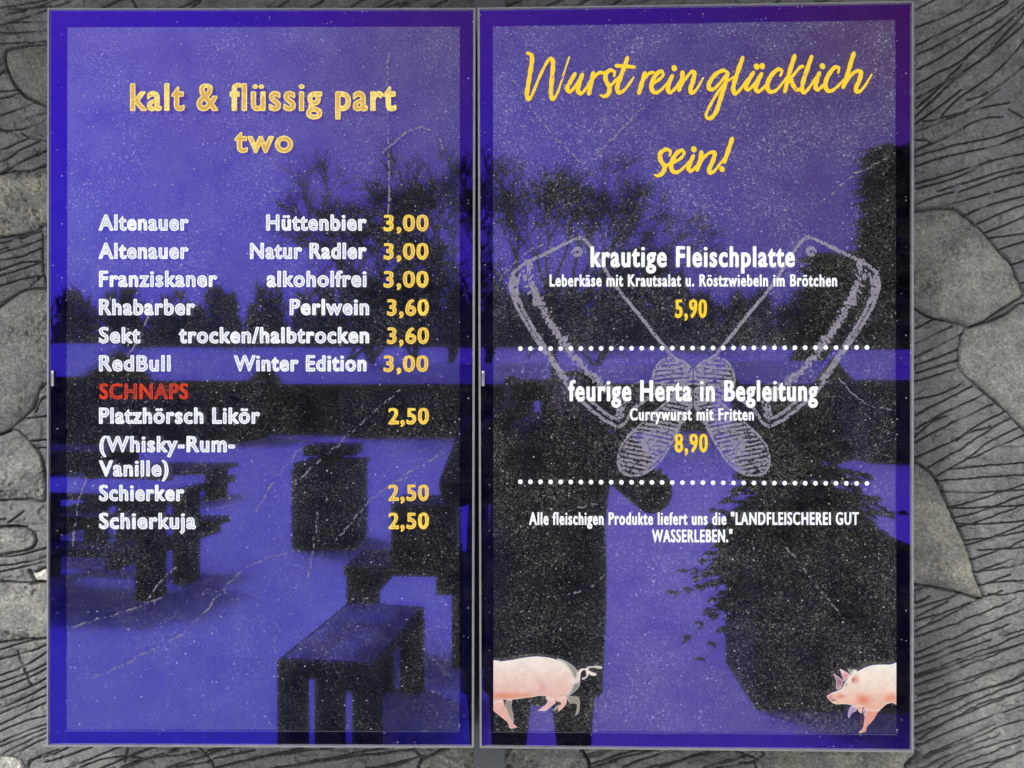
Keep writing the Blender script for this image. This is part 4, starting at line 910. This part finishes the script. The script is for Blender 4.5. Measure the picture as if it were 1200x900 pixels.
# beer garden tables
def picnic(px, py_, L, rot, w=.75, ln=1.7, hgt=.74, label='', snow=True, bench=True, grp='snowy picnic tables behind the photographer'):
    x, y, _ = mir(px, py_, L); z0 = ground_at(x, y)
    root = empty('picnic_table', (x, y, z0), label, 'table', grp)
    Mx = Matrix.Translation((x, y, z0)) @ Matrix.Rotation(R(rot), 4, 'Z')
    for k in range(5):
        a = -w / 2 + k * w / 5; mb = MB(); mb.box(-ln / 2, ln / 2, a + .004, a + w / 5 - .004, hgt - .05, hgt, Mx); mb.build('table_plank', M_DARKWOOD, root)
    for s1 in (-1, 1):
        if bench: MB().box(-ln / 2, ln / 2, s1 * (w / 2 + .22) - .13, s1 * (w / 2 + .22) + .13, .40, .45, Mx).build('bench_plank', M_DARKWOOD, root)
        for s2 in ((-1, 1) if bench else (-1, 0, 1)):
            if bench: MB().box(s2 * ln * .42 - .06, s2 * ln * .42 + .06, s1 * w * .33 - .10, s1 * w * .33 + .10, 0, hgt - .052, Mx).build('leg', M_DARKWOOD, root)
            else: MB().box(s1 * ln * .42 - .04, s1 * ln * .42 + .04, s2 * w * .39 - .055, s2 * w * .39 + .055, 0, hgt - .052, Mx).build('leg', M_DARKWOOD, root)
        e_ = .33 if bench else -.02
        mb = MB(); mb.box(s1 * ln * .42 - .045, s1 * ln * .42 + .045, -w / 2 - e_, w / 2 + e_, hgt * (.4 if bench else .72), hgt * (.4 if bench else .72) + .09, Mx.copy() if bench else Mx @ Matrix.Translation((-s1 * .09, 0, 0))); mb.build('cross_beam', M_DARKWOOD, root)
    if snow:
        vs = []; fs = []; nx_, ny_ = 22, 12
        for j in range(ny_):
            for i in range(nx_):
                u = -ln * .46 + ln * .92 * i / (nx_ - 1); v = -w * .46 + w * .92 * j / (ny_ - 1)
                e = min(i, nx_ - 1 - i, j, ny_ - 1 - j)
                hh = hgt + .004 + (.045 * min(1, e / 2) * (.6 + .8 * random.random() * .3)) if e else hgt + .001
                vs.append(tuple(Mx @ Vector((u, v, hh))))
        for j in range(ny_ - 1):
            for i in range(nx_ - 1): fs.append((j * nx_ + i, j * nx_ + i + 1, (j + 1) * nx_ + i + 1, (j + 1) * nx_ + i))
        link('snow_cover', vs, fs, M_SNOW if bench else M_SLUSH, root, smooth=True)
    return root
picnic(420, 790, 2.27, -82, w=.43, ln=.84, hgt=.42, bench=False, label='nearest low snow-topped wooden table, mirrored low in the left screen')
picnic(485, 690, 3.15, 4, w=.45, ln=.72, hgt=.56, bench=False, label='dark table stacked high, mirrored at the right edge of the left screen', snow=False)
picnic(112, 690, 4.6, 8, w=.7, ln=1.5, hgt=.78, label='wooden table mirrored at the left edge of the left screen')
picnic(60, 620, 6.2, 8, w=.7, ln=1.6, hgt=.95, label='farther dark table behind the one at the left edge', snow=False)
picnic(215, 580, 9.0, 2, w=.4, ln=1.1, hgt=.45, label='small low bench table far off in the snow', snow=False)
# bundled crate on the table at the right edge
x, y, z = mir(500, 625, 3.15)
ct = empty('folded_bench_stack', (x, y, .56), 'dark upright stack standing on the table at the right edge', 'stack')
for k in range(4):
    mb = MB(); mb.box(x - .18 + .095 * k, x - .095 + .095 * k, y - .2, y + .2, .61, .91); mb.build('board', M_DARKWOOD, ct)
mb = MB(); mb.box(x - .18, x + .20, y - .19, y + .19, .575, .609); mb.build('base_board', M_DARKWOOD, ct)
# wooden bin / bar table in the snow
x, y, _ = mir(388, 600, 6.2); bt = empty('wooden_bin', (x, y, 0), 'square wooden bin with lid standing alone in the snow', 'bin')
z0 = ground_at(x, y); w = .31
for k in range(6):
    a = -w + k * w / 3
    mb = MB(); mb.box(x + a + .004, x + a + w / 3 - .004, y + .29, y + .31, z0 + .02, z0 + .78); mb.build('board', M_DARKWOOD, bt)
    mb = MB(); mb.box(x + a + .004, x + a + w / 3 - .004, y - .31, y - .29, z0 + .02, z0 + .78); mb.build('board', M_DARKWOOD, bt)
for sx_ in (-1, 1):
    mb = MB(); mb.box(x + sx_ * .30 - .01, x + sx_ * .30 + .01, y - .285, y + .285, z0 + .02, z0 + .78); mb.build('side_board', M_DARKWOOD, bt)
mb = MB(); mb.box(x - .29, x + .33, y - .33, y + .33, z0 + .80, z0 + .84); mb.build('lid', M_DARKWOOD, bt)
mb = MB(); mb.box(x - .22, x + .27, y - .22, y + .22, z0 + .90, z0 + 1.0); mb.build('lid_box', M_DARKWOOD, bt)
mb = MB(); mb.box(x - .1, x + .1, y - .1, y + .1, z0 + .84, z0 + .90); mb.build('neck', M_DARKWOOD, bt)

# conifers
def conifer(px, L, hgt, wid, label, zoff=0, n=26, grp=None, seed=0, base_px=None, dense=9, ribbon=.05):
    rr = random.Random(seed); D = D0 + L; x = (px - 600) / FPX * D; y = -L; z0 = ground_at(x, y) + zoff
    root = empty('fir_tree', (x, y, z0), label, 'tree', grp)
    mb = MB(); mb.tube([(x, y, z0), (x, y, z0 + hgt * .95)], [.04 * hgt / 1.6 * .6, .006], 8); mb.build('trunk', M_BARK, root)
    vs = []; fs = []
    for i in range(n):
        t = i / n; zz = z0 + hgt * (.06 + .92 * t); rad = wid * (1 - t) ** .85 + .03
        for k in range(dense):
            a = rr.uniform(0, 6.28); r1 = rad * rr.uniform(.65, 1.1); dr = (-.25 + rr.uniform(-.35, .3)) * r1
            # limb with needle sprays
            n1_ = len(vs); ex_, ey_ = math.cos(a) * r1, math.sin(a) * r1; tk = ribbon * .12
            vs += [(x, y, zz + tk), (x, y, zz - tk), (x + ex_ * .5, y + ey_ * .5, zz + dr * .25 - tk), (x + ex_, y + ey_, zz + dr - tk * .5), (x + ex_, y + ey_, zz + dr + tk * .5), (x + ex_ * .5, y + ey_ * .5, zz + dr * .25 + tk)]; fs.append(tuple(range(n1_, n1_ + 6)))
            for q in range(9):
                u = (q + 1) / 9; cx, cy, cz = x + math.cos(a) * r1 * u, y + math.sin(a) * r1 * u, zz + dr * u * u
                for sgn in (-1, 1):
                    aa = a + sgn * rr.uniform(.5, 1.0); l2 = ribbon * 3.2 * (1.15 - u * .6) * rr.uniform(.6, 1.3) * (wid / .5) ** .5; b = ribbon * .5
                    n0 = len(vs); ex, ey = math.cos(aa) * l2, math.sin(aa) * l2
                    vs += [(cx, cy, cz + b * .5), (cx, cy, cz - b * .5), (cx + ex, cy + ey, cz - b * rr.uniform(.2, 1.4)), (cx + ex * .6, cy + ey * .6, cz + b * .6)]
                    fs.append((n0, n0 + 1, n0 + 2, n0 + 3))
    link('crown', vs, fs, M_NEEDLE, root)
    return root
conifer(900, 2.75, 1.12, .60, 'small dark fir in a wooden planter, mirrored in the right screen', zoff=.48, n=30, seed=4, dense=10, ribbon=.035)
x = (912 - 600) / FPX * (D0 + 2.75); pl_ = empty('planter_box', (x, -2.75, 0), 'large dark wooden planter box under the small fir', 'planter')
for k in range(5):
    for sgn in (-1, 1):
        mb = MB(); mb.box(x - .36, x + .42, -2.75 + sgn * .33 - .012, -2.75 + sgn * .33 + .012, .03 + .15 * k, .175 + .15 * k); mb.build('board', M_DARKWOOD, pl_)
for sgn in (-1, 1):
    mb = MB(); mb.box(x + .03 + sgn * .39 - .012, x + .03 + sgn * .39 + .012, -3.065, -2.435, .0, .79); mb.build('end_board', M_DARKWOOD, pl_)
mb = MB(); mb.box(x - .34, x + .40, -3.05, -2.45, .70, .72); mb.build('soil', M_BARK, pl_)
rt = random.Random(5)
conifer(1000, 19, 8.2, 1.7, 'tall dark fir mirrored at the upper right of the right screen', n=44, seed=8, ribbon=.15, dense=10)
conifer(1085, 24, 8.6, 2.0, 'tall fir standing behind the tallest one at the right', n=36, seed=9, ribbon=.18, dense=14)
conifer(925, 30, 7.2, 2.0, 'shorter fir left of the tall firs at the right', n=32, seed=10, ribbon=.18, dense=12)

# bare trees
def bare(px, L, hgt, label, seed, spread=.5, depth=6):
    rr = random.Random(seed); D = D0 + L; x = (px - 600) / FPX * D; y = -L; z0 = ground_at(x, y)
    root = empty('bare_tree', (x, y, z0), label, 'tree', 'leafless trees across the yard')
    tr_ = MB(); tw = MB()
    def grow(p_, d, l, r, k):
        q = p_ + d * l; (tr_ if k > depth - 2 else tw).tube([p_, (p_ + q) / 2 + Vector((rr.uniform(-1, 1), rr.uniform(-1, 1), 0)) * l * .06, q], [r, r * .8, r * .6], 5 if k > depth - 2 else 3, caps=False)
        if k == 0: return
        nb = 3 if k > 2 else (4 if k > 1 else 6)
        for i in range(nb):
            a = rr.uniform(.25, .75) * (1 + spread * .5); ax = d.orthogonal().normalized(); ax.rotate(Matrix.Rotation(rr.uniform(0, 6.28), 3, d))
            nd = (d * math.cos(a) + ax * math.sin(a)); nd = (nd + Vector((0, 0, .15))).normalized()
            grow(q - d * l * rr.uniform(0, .25), nd, l * rr.uniform(.62, .82), r * .63, k - 1)
    grow(Vector((x, y, z0)), Vector((rr.uniform(-.04, .04), 0, 1)), hgt * .29, hgt * .018, depth)
    tr_.build('trunk', M_TWIG, root); tw.build('crown', M_TWIG, root)
bare(437, 23, 10.0, 'bare tree mirrored left of the gap in the left screen', 21)
bare(528, 24, 10.8, 'tallest bare tree, mirrored at the right edge of the left screen', 22)
bare(600, 22, 10.2, 'bare tree mirrored at the left edge of the right screen', 23)
bare(485, 33, 10.5, 'farther bare tree between two nearer ones', 24)
bare(402, 31, 8.5, 'low bare tree leftmost of the row', 25, depth=6)
bare(655, 30, 9.0, 'bare tree right of the others in the row', 26, depth=6)

# far forest and huts
vs = []; fs = []; rf = random.Random(12)
for i in range(520):
    L = rf.uniform(62, 100); px = rf.uniform(-700, 2200); D = D0 + L; x = (px - 600) / FPX * D; y = -L
    hh = rf.uniform(5.5, 8.0) * L / 80; 
    if 300 < px < 750: hh *= 1.25
    r = hh * rf.uniform(.2, .3); zb = ground_at(x, y)
    hh *= .8; r = hh * rf.uniform(.25, .4)
    for t in range(80):
        a = rf.uniform(0, 6.28); u = rf.random() ** .5; q = rf.random(); rr_ = r * u * (1.05 - q * .75) ; bx = x + math.cos(a) * rr_; by = y + math.sin(a) * rr_; bz = zb + hh * q; n0 = len(vs); w_ = rf.uniform(.08, .28)
        vs += [(bx - w_, by, bz), (bx + w_, by, bz + rf.uniform(-.2, .2)), (bx + rf.uniform(-.3, .3), by, bz + rf.uniform(.4, 1.3))]; fs.append((n0, n0 + 1, n0 + 2))
    n0 = len(vs); vs += [(x - r * .5, y, zb), (x + r * .5, y, zb), (x + r * .3, y, zb + hh * .6), (x - r * .3, y, zb + hh * .55)]; fs.append((n0, n0 + 1, n0 + 2, n0 + 3))
tag(link('far_forest', vs, fs, M_FOREST), 'dark forest edge far across the snow', kind='stuff')
def hut(px, L, w, dpt, hgt, label):
    D = D0 + L; x = (px - 600) / FPX * D; y = -L; z0 = ground_at(x, y) - .03
    root = empty('wooden_hut', (x, y, z0), label, 'hut', 'wooden huts across the yard')
    n = int(w / .35)
    for k in range(n):
        a = x - w / 2 + k * w / n
        mb = MB(); mb.box(a + .01, a + w / n - .01, y + dpt / 2 - .03, y + dpt / 2, z0, z0 + hgt); mb.build('wall_board', M_DARKWOOD, root)
    mb = MB(); mb.box(x - w / 2, x + w / 2, y - dpt / 2, y + dpt / 2 - .04, z0, z0 + hgt - .01); mb.build('wall', M_DARKWOOD, root)
    mb = MB(); o = .35; zr = z0 + hgt
    vs = [(x - w / 2 - o, y - dpt / 2 - o, zr - .1), (x + w / 2 + o, y - dpt / 2 - o, zr - .1), (x + w / 2 + o, y + dpt / 2 + o, zr - .1), (x - w / 2 - o, y + dpt / 2 + o, zr - .1), (x - w / 2 - o, y, zr + .55), (x + w / 2 + o, y, zr + .55)]
    f = [(3, 2, 5, 4), (1, 0, 4, 5), (0, 3, 4), (2, 1, 5), (0, 1, 2, 3)]
    rfo = link('roof', vs, f, M_DARKWOOD, root)
    link('roof_snow', [(a, b, c + .12) for a, b, c in vs], f, M_SNOW, root)
    mb = MB(); mb.box(x - .45, x + .45, y + dpt / 2 + .001, y + dpt / 2 + .04, z0 + .9, z0 + 1.7); mb.build('serving_hatch', M_BLACK, root)
hut(40, 13, 2.6, 2.2, 1.75, 'snow-roofed wooden hut mirrored at the left edge of the left screen')
hut(215, 20, 4.0, 2.5, 1.7, 'long low hut right of the hut at the left edge')
hut(345, 24, 3.6, 2.5, 1.6, 'middle hut in front of the bare trees')
hut(500, 22, 4.4, 2.5, 1.6, 'hut standing under the tallest bare tree')
hut(700, 26, 5.0, 2.5, 1.6, 'hut mirrored in the middle of the right screen')
hut(905, 20, 4.0, 2.5, 1.6, 'hut to the left of the tall firs')
hut(1010, 15, 2.4, 2.0, 1.7, 'rightmost hut below the tall firs')
